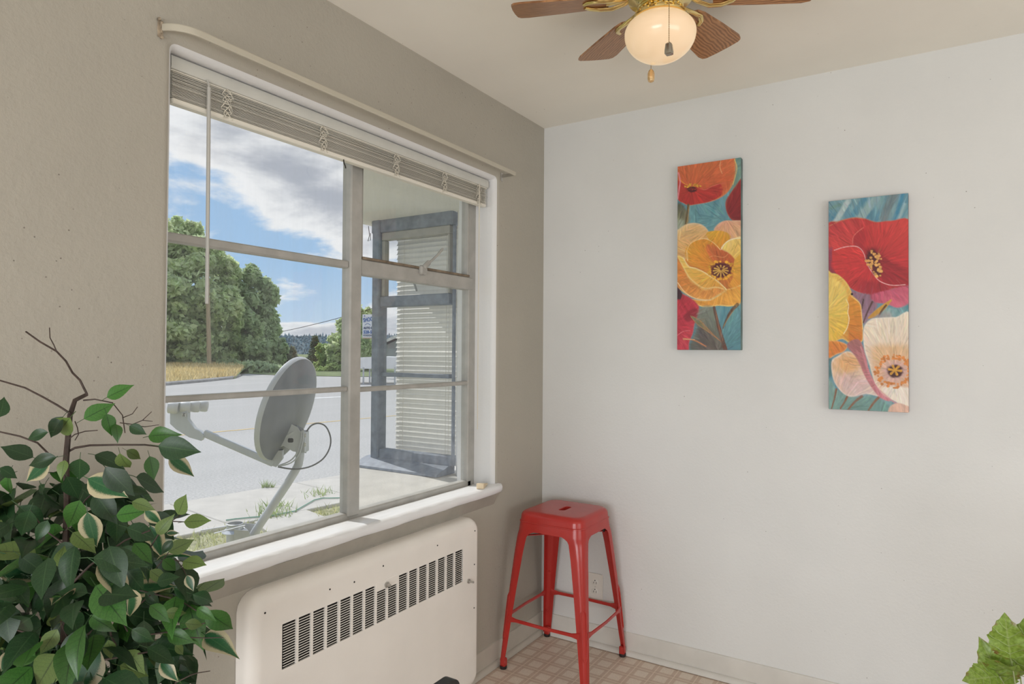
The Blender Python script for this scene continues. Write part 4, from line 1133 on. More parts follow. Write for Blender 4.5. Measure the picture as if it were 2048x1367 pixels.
# the leaves behind and between them
POLY = [(-30,910),(20,925),(60,935),(100,930),(170,940),(230,915),(290,880),(325,885),(318,930),(262,965),(285,1005),(318,1060),(372,1115),(392,1165),(432,1210),(455,1262),(372,1305),(352,1390),(-30,1390)]
def inpoly(x, y):
    r = False
    for i in range(len(POLY)):
        (x1, y1), (x2, y2) = POLY[i], POLY[i-1]
        if (y1 > y) != (y2 > y) and x < (x2-x1)*(y-y1)/(y2-y1)+x1: r = not r
    return r
cnt = 0
while cnt < 212:
    x, y = random.uniform(-30, 455), random.uniform(900, 1390)
    if not inpoly(x, y): continue
    if y < 1000 and random.random() < 0.55: continue
    if x > 330 and random.random() < 0.4: continue
    d = random.uniform(D0+0.00, D0+0.17) if cnt > 30 else random.uniform(0.98, 1.08)
    if cnt <= 30 and (x > 250 or y < 1040): continue
    P = at(x, y, d)
    if P.x < 0.03: continue
    big = 1.15 if y > 1080 else 1.0
    out = Vector((P.x-fx, P.y-fy, 0)); out = out.normalized() if out.length > 0.02 else Vector((1,0,0))
    L = random.uniform(0.052, 0.076)*big
    dr = (out*random.uniform(0.2, 1.1) + Vector((random.uniform(-.8,.8), random.uniform(-.8,.8), random.uniform(-1.2, 0.25)))).normalized()
    if (P + dr*L).x < 0.015: continue
    nrm = Vector((random.uniform(-.7,.7), random.uniform(-.9,.3), 0.9)) + (CAM-P).normalized()*0.5
    k = random.choices('DGLV', (55, 22, 10, 13))[0]
    put_leaf(fic, FO, P, P + dr*L, nrm, random.choice(LMESH[k]), L); cnt += 1
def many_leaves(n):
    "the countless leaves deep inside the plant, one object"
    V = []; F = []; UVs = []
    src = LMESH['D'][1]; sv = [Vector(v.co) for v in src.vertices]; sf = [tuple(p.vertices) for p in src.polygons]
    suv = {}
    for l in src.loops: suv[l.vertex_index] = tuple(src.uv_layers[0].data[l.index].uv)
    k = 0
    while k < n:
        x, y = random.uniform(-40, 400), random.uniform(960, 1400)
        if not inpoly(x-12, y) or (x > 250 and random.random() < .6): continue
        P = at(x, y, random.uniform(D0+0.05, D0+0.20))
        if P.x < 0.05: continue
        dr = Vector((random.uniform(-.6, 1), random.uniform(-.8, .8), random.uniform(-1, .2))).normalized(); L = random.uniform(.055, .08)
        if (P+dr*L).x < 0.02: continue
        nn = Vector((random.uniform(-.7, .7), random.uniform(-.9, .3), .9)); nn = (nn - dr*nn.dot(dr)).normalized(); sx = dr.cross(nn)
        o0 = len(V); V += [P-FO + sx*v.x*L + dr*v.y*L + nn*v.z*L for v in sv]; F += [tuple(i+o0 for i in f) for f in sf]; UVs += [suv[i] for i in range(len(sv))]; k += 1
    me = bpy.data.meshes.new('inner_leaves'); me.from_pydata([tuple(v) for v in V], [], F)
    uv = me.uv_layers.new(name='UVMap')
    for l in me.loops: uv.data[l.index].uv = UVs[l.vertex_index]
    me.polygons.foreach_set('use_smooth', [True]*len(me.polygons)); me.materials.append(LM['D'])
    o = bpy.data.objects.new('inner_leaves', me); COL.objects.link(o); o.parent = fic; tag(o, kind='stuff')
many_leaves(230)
BR = """128 1500 128 1420 129 1367 128 1200 134 1000 132 920 140 830 150 800 174 788:5.5 2.6|174 788 160 760 145 745 132 722 113 702 80 683 52 663:1.5 1.1|113 702 108 690 100 675 99 655:.8 .6
140 826 115 810 85 793 50 775 -5 759:1.5 1.1|98 908 75 885 40 872 -5 862:1.4 1.1|167 800 190 798 225 805 245 830 250 865:1.0 .7|245 835 265 827 275 813:.7 .5|240 845 265 848 285 840 303 823:.7 .5|265 850 290 853 318 849:.7 .4
285 840 305 842:.6 .4|132 905 150 895 180 890 230 889 290 889 322 893:1.7 1.0|134 880 150 868 170 862 195 860:.9 .6|150 842 155 855 157 868 150 880:.7 .6|297 1100 325 1055 345 1040 368 1025:1.0 .7|345 1042 370 1043:.8 .6|300 1150 325 1120 338 1103:.9 .6
335 1117 353 1119 365 1135 374 1152:.9 .6|366 1122 350 1120:.6 .5|280 1180 320 1190 360 1200 400 1225 430 1240:1.2 .7|300 1268 345 1262 380 1255 410 1245:1.2 .7|378 1274 412 1275 447 1274:.9 .6|350 1365 380 1350 395 1345 420 1341:1.0 .6
130 1180 180 1130 250 1080 300 1060:1.8 1|130 1230 90 1180 60 1120 40 1080:1.8 1|130 1300 200 1250 270 1215 300 1190:1.8 1|128 1340 200 1320 260 1310 310 1300:1.6 1|128 1290 70 1270 20 1255:1.6 1|132 1090 90 1060 60 1020:1.4 .9|133 1060 170 1000 215 960 245 935:1.4 .9
205 1195 216 1230 222 1270 232 1290:1.5 1.2|232 1215 240 1235 255 1262:1.1 .9|120 1240 135 1275 145 1330 140 1370:.8 .7"""
for rec in BR.replace('\n', '|').split('|'):
    p_, r_ = rec.split(':'); q = list(map(float, p_.split())); r0, r1 = map(float, r_.split())
    pts = [at(q[i], q[i+1], D0 + (0.01*math.sin(i*1.7) if i else 0) + (max(0, min(.08, (q[i+1]-930)*.0006)) if q[i] in (128, 129, 134) else 0)) for i in range(0, len(q), 2)]
    rr = [(r0 + (r1-r0)*i/(len(pts)-1))*0.00125 for i in range(len(pts))]
    mb = MB(); mb.tube(pts, rr, 6); mb.build('branch', None, fic).data.materials.append(M.setdefault('bark', simple('twig_bark', (0.052, 0.034, 0.027), 0.7, var=0.4, vs=60, bump=0.5, bs=120)))
# trunk down to its pot, out of the photograph's frame
top = at(128, 1498, D0+.08)
mb = MB(); mb.tube([(fx, fy, 0.22), (fx+0.005, fy, 0.40), tuple(top)], [0.014, 0.011, 0.0069], 8); mb.build('trunk', M['bark'], fic)
pot = MB(); pot.lathe([(0.095, 0.001), (0.10, 0.004), (0.125, 0.235), (0.135, 0.238), (0.135, 0.262), (0.124, 0.262), (0.118, 0.225), (0.005, 0.222)], (fx, fy, 0), 28)
pot.build('pot', simple('terracotta_pot', (0.30, 0.13, 0.075), 0.7, var=0.1), fic)

# ------------------------------------------------------------------ dining table, leafy centrepiece and black chair at the lower edge
TX, TY = 1.93, -1.62
tb = thing('dining_table', (TX, TY, 0), 'round dining table under the leafy arrangement at the lower right', 'table')
MB().lathe([(0.01, 0.700), (0.36, 0.700), (0.385, 0.708), (0.39, 0.720), (0.385, 0.729), (0.01, 0.730)], (TX, TY, 0), 40).build('tabletop', simple('oak_tabletop', (0.32, 0.17, 0.08), 0.4, var=0.15, vs=7, scale=(1, 12, 1)), tb)
MB().lathe([(0.05, 0.70), (0.035, 0.60), (0.05, 0.30), (0.045, 0.10), (0.21, 0.035), (0.22, 0.002)], (TX, TY, 0), 20).build('pedestal', simple('oak_pedestal', (0.30, 0.16, 0.08), 0.45, var=0.15, vs=7), tb)
VX, VY = 1.80, -1.44
gr = thing('leafy_arrangement', (VX, VY, 0.7302), 'artificial grape-leaf arrangement with red-edged leaves at the lower right corner', 'plant')
GO = Vector((VX, VY, 0.7302))
MB().lathe([(0.030, 0.7302), (0.045, 0.735), (0.055, 0.77), (0.045, 0.80), (0.034, 0.812), (0.036, 0.82), (0.030, 0.82), (0.028, 0.80)], (VX, VY, 0), 20).build('vase', simple('dark_green_vase', (0.03, 0.05, 0.04), 0.25), gr)
def grape_mat():
    t = NT('grape_leaf')
    tc = t.n('ShaderNodeTexCoord'); sep = t.n('ShaderNodeSeparateXYZ'); t.l(tc.outputs['UV'], sep.inputs[0])
    side = t.math('ABSOLUTE', t.math('SUBTRACT', sep.outputs[0], 0.5)); v = t.coord('Object')
    n_ = t.noise(v, 3.5, 4, 0.6); n2 = t.noise(v, 16, 3)
    c = t.mix(t.ramp(n2, 0, 1, 0.35, 0.65), (0.165, 0.255, 0.03), (0.275, 0.40, 0.075))
    w = t.math('FRACT', t.math('ADD', t.math('MULTIPLY', sep.outputs[1], 5.5), t.math('MULTIPLY', side, -2.6)))
    vn = t.ramp(t.math('ABSOLUTE', t.math('SUBTRACT', w, 0.5)), 0.6, 0.0, 0.0, 0.10)
    c = t.mix(vn, c, (0.36, 0.46, 0.17))
    c = t.mix(t.ramp(side, 0.7, 0.0, 0.01, 0.04), c, (0.33, 0.42, 0.15))
    red = t.math('ADD', t.math('MULTIPLY', side, 0.9), t.ramp(n_, -0.32, 0.42, 0.3, 0.7))
    c = t.mix(t.ramp(red, 0.0, 0.85, 0.42, 0.72), c, (0.23, 0.075, 0.035))
    p = t.bsdf(c, 0.36, 0, 0.5, vn, 0.4, 0.01)
    tl = t.n('ShaderNodeBsdfTranslucent'); t.l(c, tl.inputs[0])
    mx = t.n('ShaderNodeMixShader'); mx.inputs[0].default_value = 0.2
    t.l(p.outputs[0], mx.inputs[1]); t.l(tl.outputs[0], mx.inputs[2]); return t.done(mx)
GM = grape_mat()
GW = [(0,0.04),(0.03,0.20),(0.09,0.345),(0.13,0.315),(0.20,0.405),(0.25,0.375),(0.33,0.43),(0.38,0.40),(0.47,0.445),(0.52,0.385),(0.58,0.37),(0.62,0.31),(0.69,0.30),(0.73,0.235),(0.80,0.20),(0.84,0.13),(0.91,0.08),(1.0,0.003)]
GL = [leaf_mesh('grape_leaf', GM, 0.30, 0.18, 0.1, 0.82, GW, 0.14), leaf_mesh('grape_leaf', GM, 0.5, 0.30, -0.3, 0.85, GW, 0.16), leaf_mesh('grape_leaf', GM, 0.25, 0.10, 0.2, 0.82, GW, 0.16)]
GD = 1.22
for x0, y0, x1, y1, dd, k, nz in ((2021,1316,2010,1229,0,2,(0,0,.2)), (1999,1352,1928,1357,.015,2,(.1,0,.5)), (2008,1372,1969,1292,.03,1,(0,0,.1)), (2062,1352,2050,1238,.02,0,(-.2,0,.2)),
                                  (2040,1350,1972,1322,.02,3-1,(0,.2,-.8)), (2080,1310,2130,1270,.05,2,(0,0,.4))):
    P = at(x0, y0, GD+dd); T_ = at(x1, y1, GD+dd-0.012)
    put_leaf(gr, GO, P, T_, (CAM-P).normalized() + Vector(nz), GL[k])
SM = simple('grape_stem', (0.30, 0.34, 0.17), 0.5, var=0.2)
for q in (((2021,1316),(2027,1345),(2032,1380),(2040,1425)), ((1999,1352),(2012,1375),(2038,1430)), ((2062,1352),(2056,1390),(2046,1430)), ((2080,1310),(2066,1370),(2048,1430)), ((2040,1350),(2046,1390),(2044,1432))):
    pts = [at(x, y, GD+0.01) for x, y in q] + [Vector((VX, VY, 0.80))]
    MB().tube(pts, [0.0013]*len(pts), 6).build('stem', SM, gr)
c0 = at(919, 1366, 1.10)
ch = thing('dining_chair', (1.10, -2.13, 0), 'black chair whose rounded back corner shows in front of the wall heater', 'chair')
CHX = c0.x - 0.012
def slab(x0, x1, y0, y1, z0, z1, r, nm):
    MB().rings([rrect(y0, y1, z0, z1, r, 6, x) for x in (x0, x1)]).build(nm, M['black'], ch, 30)
ztop = hit(912, 1355.5, 0, CHX).z
yend = hit(920, 1366, 0, CHX).y
slab(CHX-0.02, CHX, yend-0.43, yend, ztop-0.34, ztop, 0.020, 'backrest')
MB().box(CHX-0.01, CHX+0.42, yend-0.43, yend, 0.43, 0.465, 0.012).build('seat', M['black'], ch)
for ax, ay in ((CHX-0.012, yend-0.41), (CHX-0.012, yend-0.025), (CHX+0.39, yend-0.41), (CHX+0.39, yend-0.025)):
    tall = ztop-0.30 if ax < CHX else 0.44
    MB().tube([(ax, ay, 0.001), (ax, ay, tall)], 0.012, 8).build('leg', M['black'], ch)

# ================================================================== outdoors
G = -0.40                                                   # ground level outside
def gp(px, py, z=G): return hit(px, py, 2, z)
# ------------------------------------------------------------------ the wing of the house beyond the window
YW = 0.03
wl_ = MB()
wl_.box(-1.21, -0.10, YW+0.012, YW+0.20, G-0.3, 0.695); wl_.box(-1.21, -1.03, YW+0.20, 2.6, G-0.3, 0.70)
wl_.box(-1.25, -0.10, YW+0.012, YW+0.20, 2.10, 3.1); wl_.box(-1.25, -1.03, YW+0.20, 2.6, 2.10, 3.1)
wl_.prism([(-0.555, YW+0.012), (-0.185, -0.330), (-0.185, YW+0.02)], 0.60, 2.2)
lg = MB(); lg.prism([(-1.27, YW+0.02), (-0.203, -1.07), (-0.203, YW+0.02)], 0.50, 0.692)
tag(lg.build('concrete_ledge', simple('ledge_concrete', (0.56, 0.54, 0.50), 0.9, var=0.08, vs=8, bump=0.5, bs=90, dist=0.004), smooth=0), kind='structure')
wl_.prism([(-1.29, YW+0.02), (-0.185, -1.125), (-0.185, YW+0.02)], 2.102, 2.40)
wl_.box(-1.21, 1.6, 2.6, 2.7, G-0.3, 3.1); wl_.box(-0.02, 0.0, 0.16, 2.6, G, 3.1)
wl_.box(-1.03, -0.02, 0.23, 2.6, 0.55, 0.60); wl_.box(-1.03, -0.02, 0.23, 2.6, 2.2, 2.25)
tag(wl_.build('wall_outside', M['stucco'], smooth=0), kind='structure')
ev = MB(); ev.box(-1.70, -0.20, -6.5, 0.0, 2.77, 2.92); ev.box(-1.70, -0.1, 0.0, 3.4, 3.1, 3.25)
tag(ev.build('eaves', M['stucco'], smooth=0), kind='structure')

w2 = thing('window_2', (-0.86, YW, 0.70), kind='structure')
B_ = M['blue_frame']
f = MB()
f.box(-1.141, -1.083, YW-0.030, YW+0.045, 0.70, 2.11, 0.006)
f.box(-1.156, -0.566, YW-0.022, YW+0.040, 2.030, 2.115, 0.006)
f.box(-0.580, -0.566, YW+0.002, YW+0.020, 0.72, 2.03, 0.002)
f.box(-1.10, -0.565, YW-0.015, YW+0.035, 0.735, 0.790, 0.005)
f.box(-1.162, -1.10, YW+0.045, 2.3, 0.70, 0.76, 0.004); f.box(-1.162, -1.10, YW+0.045, 2.3, 2.05, 2.11, 0.004); f.box(-1.162, -1.10, 2.25, 2.32, 0.70, 2.11, 0.004)
f.build('window_frame', B_, w2)
MB().box(-1.10, -0.59, YW-0.020, YW+0.030, 1.600, 1.662, 0.006).build('transom', B_, w2)
MB().box(-1.10, -0.59, YW-0.010, YW+0.025, 1.203, 1.226, 0.003).build('muntin', B_, w2)
sh = MB()
for a in ((-1.083,-1.060,1.663,1.984), (-0.605,-0.592,1.663,1.984)): sh.box(a[0], a[1], YW-0.010, YW+0.030, a[2], a[3], 0.003)
sh.box(-1.082, -0.590, YW-0.012, YW+0.028, 1.985, 2.030, 0.003)
sh.build('vent_sash', M['sash'], w2)
s_ = MB(); s_.rings([[Vector((x, y, z)) for y, z in ((YW+0.03, 0.742), (YW-0.02, 0.740), (YW-0.125, 0.706), (YW-0.128, 0.694), (YW+0.03, 0.694))] for x in (-1.185, -0.575)])
s_.build('window_sill', B_, w2, 0)
for z0, z1 in ((0.785, 1.205), (1.224, 1.602), (1.66, 1.99)):
    MB().add([(-1.095, YW+0.012, z0), (-0.59, YW+0.012, z0), (-0.59, YW+0.012, z1), (-1.095, YW+0.012, z1)], [(0,1,2,3)]).build('pane', M['glass'], w2, 0)
wh = MB(); wh.tube([(-0.86, YW+0.04, 1.69), (-0.885, YW+0.05, 1.73), (-0.91, YW+0.05, 1.765)], 0.006, 6); wh.build('window_handle', M['sash'], w2)
hk = MB(); hk.tube([at(737, 452, 3.86), at(739, 470, 3.86), at(736, 482, 3.86), at(741, 480, 3.86), at(741, 466, 3.86)], 0.002, 5)
hk.build('wire_hook', M['dark'], w2)

vb = thing('venetian_blind', (-0.82, YW+0.09, 0.77), 'lowered cream slatted blind inside the neighbouring grey-blue window', 'blind')
src = None; NB = 47
for k in range(NB):
    z = 0.785 + (2.035-0.785)*k/(NB-1)
    if src is None:
        mb = MB(); ta = math.radians(69)
        pr = [(-0.0155, 0), (-0.008, 0.003), (0, 0.004), (0.008, 0.003), (0.0155, 0)]
        pr = pr + [(a, b-0.0012) for a, b in reversed(pr)]
        rot = lambda a, b: (a*math.cos(ta) + b*math.sin(ta), a*math.sin(ta) - b*math.cos(ta))
        mb.rings([[Vector((x, YW+0.092+rot(a, b)[0], z+rot(a, b)[1])) for a, b in pr] for x in (-1.055, -0.83, -0.565)])
        src = mb.build('slat', simple('cream_slat', (0.92, 0.895, 0.85), 0.5, var=0.05, vs=6), vb, 60); z_0 = z; o = src
    else:
        o = src.copy(); COL.objects.link(o); o.location = src.location + Vector((0, 0, z-z_0))
    o.rotation_euler = (random.uniform(-0.04, 0.04), random.uniform(-0.004, 0.004), 0)
for x in (-0.985, -0.675, -0.655):
    MB().tube([(x, YW+0.074, 0.78), (x, YW+0.074, 2.04)], 0.0012, 4).build('ladder_cord', M['cord'], vb)
MB().box(-1.055, -0.565, YW+0.078, YW+0.106, 0.768, 0.780, 0.003).build('bottom_rail', M['blind'], vb)

# ------------------------------------------------------------------ ground, street, pavement
def asphalt():
    t = NT('street_asphalt'); v = t.coord('Object')
    a = t.noise(v, 30, 3, 0.75); b = t.noise(v, 0.22, 4); c0 = t.noise(t.coord('Object', (0.6, 0.05, 1)), 1.0, 3)
    c = t.mix(t.ramp(a, 0, 1, 0.3, 0.7), (0.31, 0.30, 0.285), (0.58, 0.565, 0.54))
    c = t.mix(t.ramp(b, 0, 0.4, 0.4, 0.7), c, (0.41, 0.40, 0.385)); c = t.mix(t.ramp(c0, 0, 0.3, 0.5, 0.65), c, (0.53, 0.52, 0.50))
    return t.done(t.bsdf(c, 0.9, 0, 0.2, a, 0.3, 0.01))
M['asphalt'] = asphalt()
M['concrete'] = simple('pavement_concrete', (0.52, 0.49, 0.44), 0.85, var=0.10, vs=3.5, bump=0.3, bs=70, detail=6)
M['soil'] = simple('lawn_soil', (0.36, 0.35, 0.19), 0.95, var=0.35, vs=7)
M['field'] = simple('far_field_grass', (0.17, 0.21, 0.085), 0.95, var=0.35, vs=0.4)
M['paint_y'] = simple('yellow_road_paint', (0.62, 0.44, 0.16), 0.8, var=0.2, vs=3)
M['paint_w'] = simple('white_road_paint', (0.72, 0.72, 0.70), 0.8, var=0.15, vs=3)
A = gp(340, 1006); Bq = gp(693, 947)
ru = (Bq-A).normalized(); rn = Vector((ru.y, -ru.x, 0))              # along the street; towards the house
if rn.x < 0: rn = -rn
def st_(s, t, z=G): p = A + ru*s + rn*t; return Vector((p.x, p.y, z))
ZR = G - 0.10
rd = MB(); rd.add([st_(-60, 0.02, ZR), st_(75, 0.02, ZR), st_(75, -80, ZR), st_(-60, -80, ZR)], [(0,1,2,3)])
road = tag(rd.build('road', M['asphalt'], smooth=0), kind='structure')
def gz(px, py): return hit(px, py, 2, ZR)
def sof(p): d = p - A; return d.dot(ru), d.dot(rn)
sy = sof(gz(340, 872))[1]
def strip(s0, s1, t, w, mat, nm):
    MB().add([st_(s0, t-w/2, ZR+0.004), st_(s1, t-w/2, ZR+0.004), st_(s1, t+w/2, ZR+0.004), st_(s0, t+w/2, ZR+0.004)], [(0,1,2,3)]).build(nm, mat, road, 0)
strip(-30, 40, sy, 0.11, M['paint_y'], 'centre_line')
p0, p1 = gz(560, 800), gz(700, 793)
u_ = (p1-p0).normalized(); n_ = Vector((-u_.y, u_.x, 0))*0.35
MB().add([p0+Vector((0,0,.004)), p1+Vector((0,0,.004)), p1+n_+Vector((0,0,.004)), p0+n_+Vector((0,0,.004))], [(0,1,2,3)]).build('stop_line', M['paint_w'], road, 0)

pv = thing('sidewalk', st_(0, 0.6), kind='structure')
SL = 1.62; PW = 1.42
s_j = sof(gp(690, 968))[0] - 0.35
for k in range(-4, 6):
    s0 = s_j + SL*(k-1) + 0.006; s1 = s0 + SL - 0.012
    mb = MB(); dz = random.uniform(-0.006, 0.004)
    mb.rings([[st_(s0, 0, ZR-0.1), st_(s1, 0, ZR-0.1), st_(s1, PW, ZR-0.1), st_(s0, PW, ZR-0.1)], [st_(s0, 0, G+dz-0.008), st_(s1, 0, G+dz-0.008), st_(s1, PW, G+dz-0.008), st_(s0, PW, G+dz-0.008)],
              [st_(s0+.008, .008, G+dz), st_(s1-.008, .008, G+dz), st_(s1-.008, PW-.008, G+dz), st_(s0+.008, PW-.008, G+dz)]])
    mb.build('slab', M['concrete'], pv, 0)
wa, wb, wc, wd_ = gp(508, 1042), gp(608, 1016), gp(690, 1047), gp(585, 1098)
for k, (f0, f1) in enumerate(((0.0, 0.985), (1.0, 1.9))):
    q = [wa.lerp(wd_, f0), wb.lerp(wc, f0), wb.lerp(wc, f1), wa.lerp(wd_, f1)]
    mb = MB(); mb.rings([[p + Vector((0, 0, -0.15)) for p in q], [p + Vector((0, 0, -0.004)) for p in q]]); mb.build('slab', M['concrete'], pv, 0)
lawn = MB(); lawn.add([st_(-9, PW-0.1, G-0.035), st_(9, PW-0.1, G-0.035), st_(9, 9, G-0.035), st_(-9, 9, G-0.035)], [(0,1,2,3)])
tag(lawn.build('lawn', M['soil'], smooth=0), kind='structure')

def blades(name, tri_pts, mat, h, w, lean, label, cat):
    "grass as real blades: one tapering triangle each"
    n = len(tri_pts); P = np.array(tri_pts); a = rng.random(n)*2*np.pi; hh = h*(0.4+0.9*rng.random(n)); ww = w*(0.6+0.8*rng.random(n))
    dx, dy = np.cos(a)*ww, np.sin(a)*ww; lx, ly = rng.normal(0, lean, n)*hh, rng.normal(0, lean, n)*hh
    z0 = np.zeros(n)
    V = np.stack([P + np.stack([-dx, -dy, z0], -1), P + np.stack([dx, dy, z0], -1), P + np.stack([lx, ly, hh], -1)], 1).reshape(-1, 3)
    me = raw_mesh(name, V, np.arange(3*n).reshape(-1, 3), mat)
    o = bpy.data.objects.new(name, me); COL.objects.link(o)
    return tag(o, label, cat, kind='stuff')
def leafy_mat(name, c0, c1, scale=9, trans=0.35, rough=0.6):
    t = NT(name); v = t.coord('Object'); f_ = t.noise(v, scale, 3, 0.6)
    geo = t.n('ShaderNodeNewGeometry')
    c = t.mix(t.ramp(f_, 0, 1, 0.3, 0.7), c0, c1)
    hs_ = t.n('ShaderNodeHueSaturation'); t.l(c, hs_.inputs['Color'])
    t.l(t.ramp(geo.outputs['Random Per Island'], 0.7, 1.3), hs_.inputs['Value'])
    p = t.bsdf(hs_.outputs[0], rough, 0, 0.3); tl = t.n('ShaderNodeBsdfTranslucent'); t.l(hs_.outputs[0], tl.inputs[0])
    mx = t.n('ShaderNodeMixShader'); mx.inputs[0].default_value = trans
    t.l(p.outputs[0], mx.inputs[1]); t.l(tl.outputs[0], mx.inputs[2]); return t.done(mx)
M['grass'] = leafy_mat('lawn_grass', (0.30, 0.38, 0.11), (0.62, 0.57, 0.30), 6, 0.5)
M['drygrass'] = leafy_mat('dry_grass', (0.74, 0.56, 0.26), (0.80, 0.69, 0.42), 0.8)
def clear(p):          # keep the grass off the walkway slabs
    d = Vector((p[0], p[1], 0))
    q = [wa, wb, wb.lerp(wc, 1.9), wa.lerp(wd_, 1.9)]
    s = [(q[(i+1) % 4].x-q[i].x)*(d.y-q[i].y)-(q[(i+1) % 4].y-q[i].y)*(d.x-q[i].x) for i in range(4)]
    return not (all(k > 0 for k in s) or all(k < 0 for k in s))
pts = []
while len(pts) < 17000:
    s, t = random.uniform(-4.0, 4.5), random.uniform(PW+0.01, PW+3.6)
    p = st_(s, t, G-0.04)
    if (p.x > -1.45 if p.y > -1.4 else p.x > -0.35) or not clear(p): continue
    if math.sin(s*3.1+t*2.3)+math.sin(s*7.7-t*5.1)*0.6 < -0.75 and random.random() < 0.7: continue
    pts.append(tuple(p))
blades('lawn_grass', pts, M['grass'], 0.075, 0.006, 0.5, 'short patchy lawn grass between the sidewalk and the house', 'grass')
pts = []
for cx_, cy_ in ((540, 1024), (556, 1012), (548, 1030), (640, 988)):
    c_ = gp(cx_, cy_)
    for _ in range(70): pts.append((c_.x+random.gauss(0, .09), c_.y+random.gauss(0, .09), G-0.02))
for _ in range(60):
    c_ = gp(random.uniform(524, 548), 974); pts.append((c_.x, c_.y, G-0.01))
blades('weeds', pts, leafy_mat('weed_green', (0.20, 0.34, 0.10), (0.45, 0.50, 0.20), 5, 0.5), 0.10, 0.007, 0.45, 'taller green weeds growing along the sidewalk edge', 'weeds')

# garden hose lying across the walk
hs = MB(); hs.tube([gp(452, 1041.5)+Vector((0,0,.010)), gp(470, 1039)+Vector((0,0,.010)), gp(505, 1035.5)+Vector((0,0,.010)), gp(535, 1034)+Vector((0,0,.010)), gp(590, 1023)+Vector((0,0,.010)), gp(628, 1001)+Vector((0,0,.010)), gp(645, 997)+Vector((0,0,.010)), gp(660, 997)+Vector((0,0,.010)), gp(700, 996)+Vector((0,0,.010))], 0.007, 8)
tag(hs.build('garden_hose', simple('green_hose', (0.16, 0.34, 0.25), 0.5)), 'green garden hose lying across the concrete walk', 'hose')

# ------------------------------------------------------------------ satellite dish on its post
DD = 4.2
dish = thing('satellite_dish', at(590, 890, DD) - Vector((0, 0, 0.3)), 'grey satellite dish with triple receiver on a bent pole outside the window', 'satellite dish')
M['dish'] = simple('dish_enamel', (0.185, 0.195, 0.215), 0.45, var=0.12, vs=7, bump=0.05, bs=20)
M['pole'] = simple('grey_pole_paint', (0.56, 0.58, 0.61), 0.42, var=0.04, vs=9)
M['arm'] = simple('receiver_arm_grey', (0.56, 0.585, 0.61), 0.45, var=0.03, vs=9)
M['white_cap'] = simple('white_receiver_cap', (0.66, 0.66, 0.66), 0.4)
M['galv'] = simple('galvanised_steel', (0.52, 0.54, 0.56), 0.42, metal=0.6, var=0.12, vs=14)
# long axis of the rim, seen obliquely: its ends and its narrow sides
top_, bot_ = at(616, 718, DD+0.06), at(541, 921, DD-0.06)
cen = (top_+bot_)/2
la = (top_-bot_)/2
lat = (FWD*0.93 + RGT*0.165 + Vector((0, 0, 0.10))); lat = lat - la.normalized()*lat.dot(la.normalized()); lat.normalize()
sa_ = lat*0.335
axis = la.cross(sa_).normalized()
if axis.dot(RGT) > 0: axis = -axis                        # the way the dish looks: left, out to the street
def dl(r, h): return [cen + la*r*math.cos(2*math.pi*k/44) + sa_*r*math.sin(2*math.pi*k/44) + axis*h for k in range(44)]
dp = 0.062
lps = [dl(0.03, -dp), dl(0.25, -dp*0.94), dl(0.5, -dp*0.75), dl(0.75, -dp*0.44), dl(0.95, -dp*0.10), dl(0.995, -0.001), dl(0.97, 0.003), dl(0.93, -dp*0.08), dl(0.7, -dp*0.46), dl(0.4, -dp*0.78), dl(0.03, -dp*0.93)]
MB().rings(lps).build('reflector', M['dish'], dish, 50)
MB().rings([dl(0.992, -0.004), dl(1.004, 0.004), dl(1.014, 0.022), dl(1.008, 0.030), dl(0.985, 0.030), dl(0.965, 0.016), dl(0.965, 0.002), dl(0.992, -0.004)], False, False).build('rim', M['pole'], dish, 50)
hub = cen - axis*dp - la*0.36
mb = MB()                                                 # back bracket: two cheeks, a back plate and an elevation block
cl = at(598, 878, DD)
dirb = (cl-hub).normalized()
for off in (-0.045, 0.045):
    o_ = lat*off
    P_ = [at(577, 843, DD)+o_, at(601, 855, DD)+o_, at(611, 872, DD)+o_, at(607, 905, DD)+o_, at(592, 903, DD)+o_, at(573, 892, DD)+o_, at(556, 898, DD)+o_, at(549, 900, DD)+o_, at(560, 874, DD)+o_]
    mb.rings([[p - lat*0.0025 for p in P_], [p + lat*0.0025 for p in P_]])
mb.obox(at(585, 875, DD), (lat, dirb, lat.cross(dirb).normalized()), (0.045, 0.03, 0.05), 0.01)
mb.build('mount_bracket', M['pole'], dish, 30)
mb = MB(); mb.obox(at(586, 878, DD)-lat*0.0+RGT*0.0, (RGT, -DWN, FWD), (0.018, 0.014, 0.052), 0.006); mb.build('elevation_slot', M['dark'], dish)
mb = MB(); mb.obox(at(608, 882, DD), (RGT, -DWN, FWD), (0.020, 0.066, 0.042), 0.004); mb.build('clamp_plate', M['galv'], dish)
for py in (868, 886, 872, 890):
    bm_ = MB(); c_ = at(611 if py % 2 == 0 else 597, py, DD-0.052); bm_.tube([c_, c_-FWD*0.012], 0.007, 6); bm_.build('bolt', M['steel'], dish)
# bent pole: up from its foot bracket, leaning, then plumb
mast = [at(497, 1086, DD+.02), at(512, 1060, DD+.02), at(540, 1018, DD), at(575, 966, DD), at(590, 942, DD), at(597, 928, DD), at(600, 912, DD), at(601, 890, DD), at(602, 868, DD)]
MB().tube(mast, [0.0262]*9, 16).build('pole', M['pole'], dish, 50)
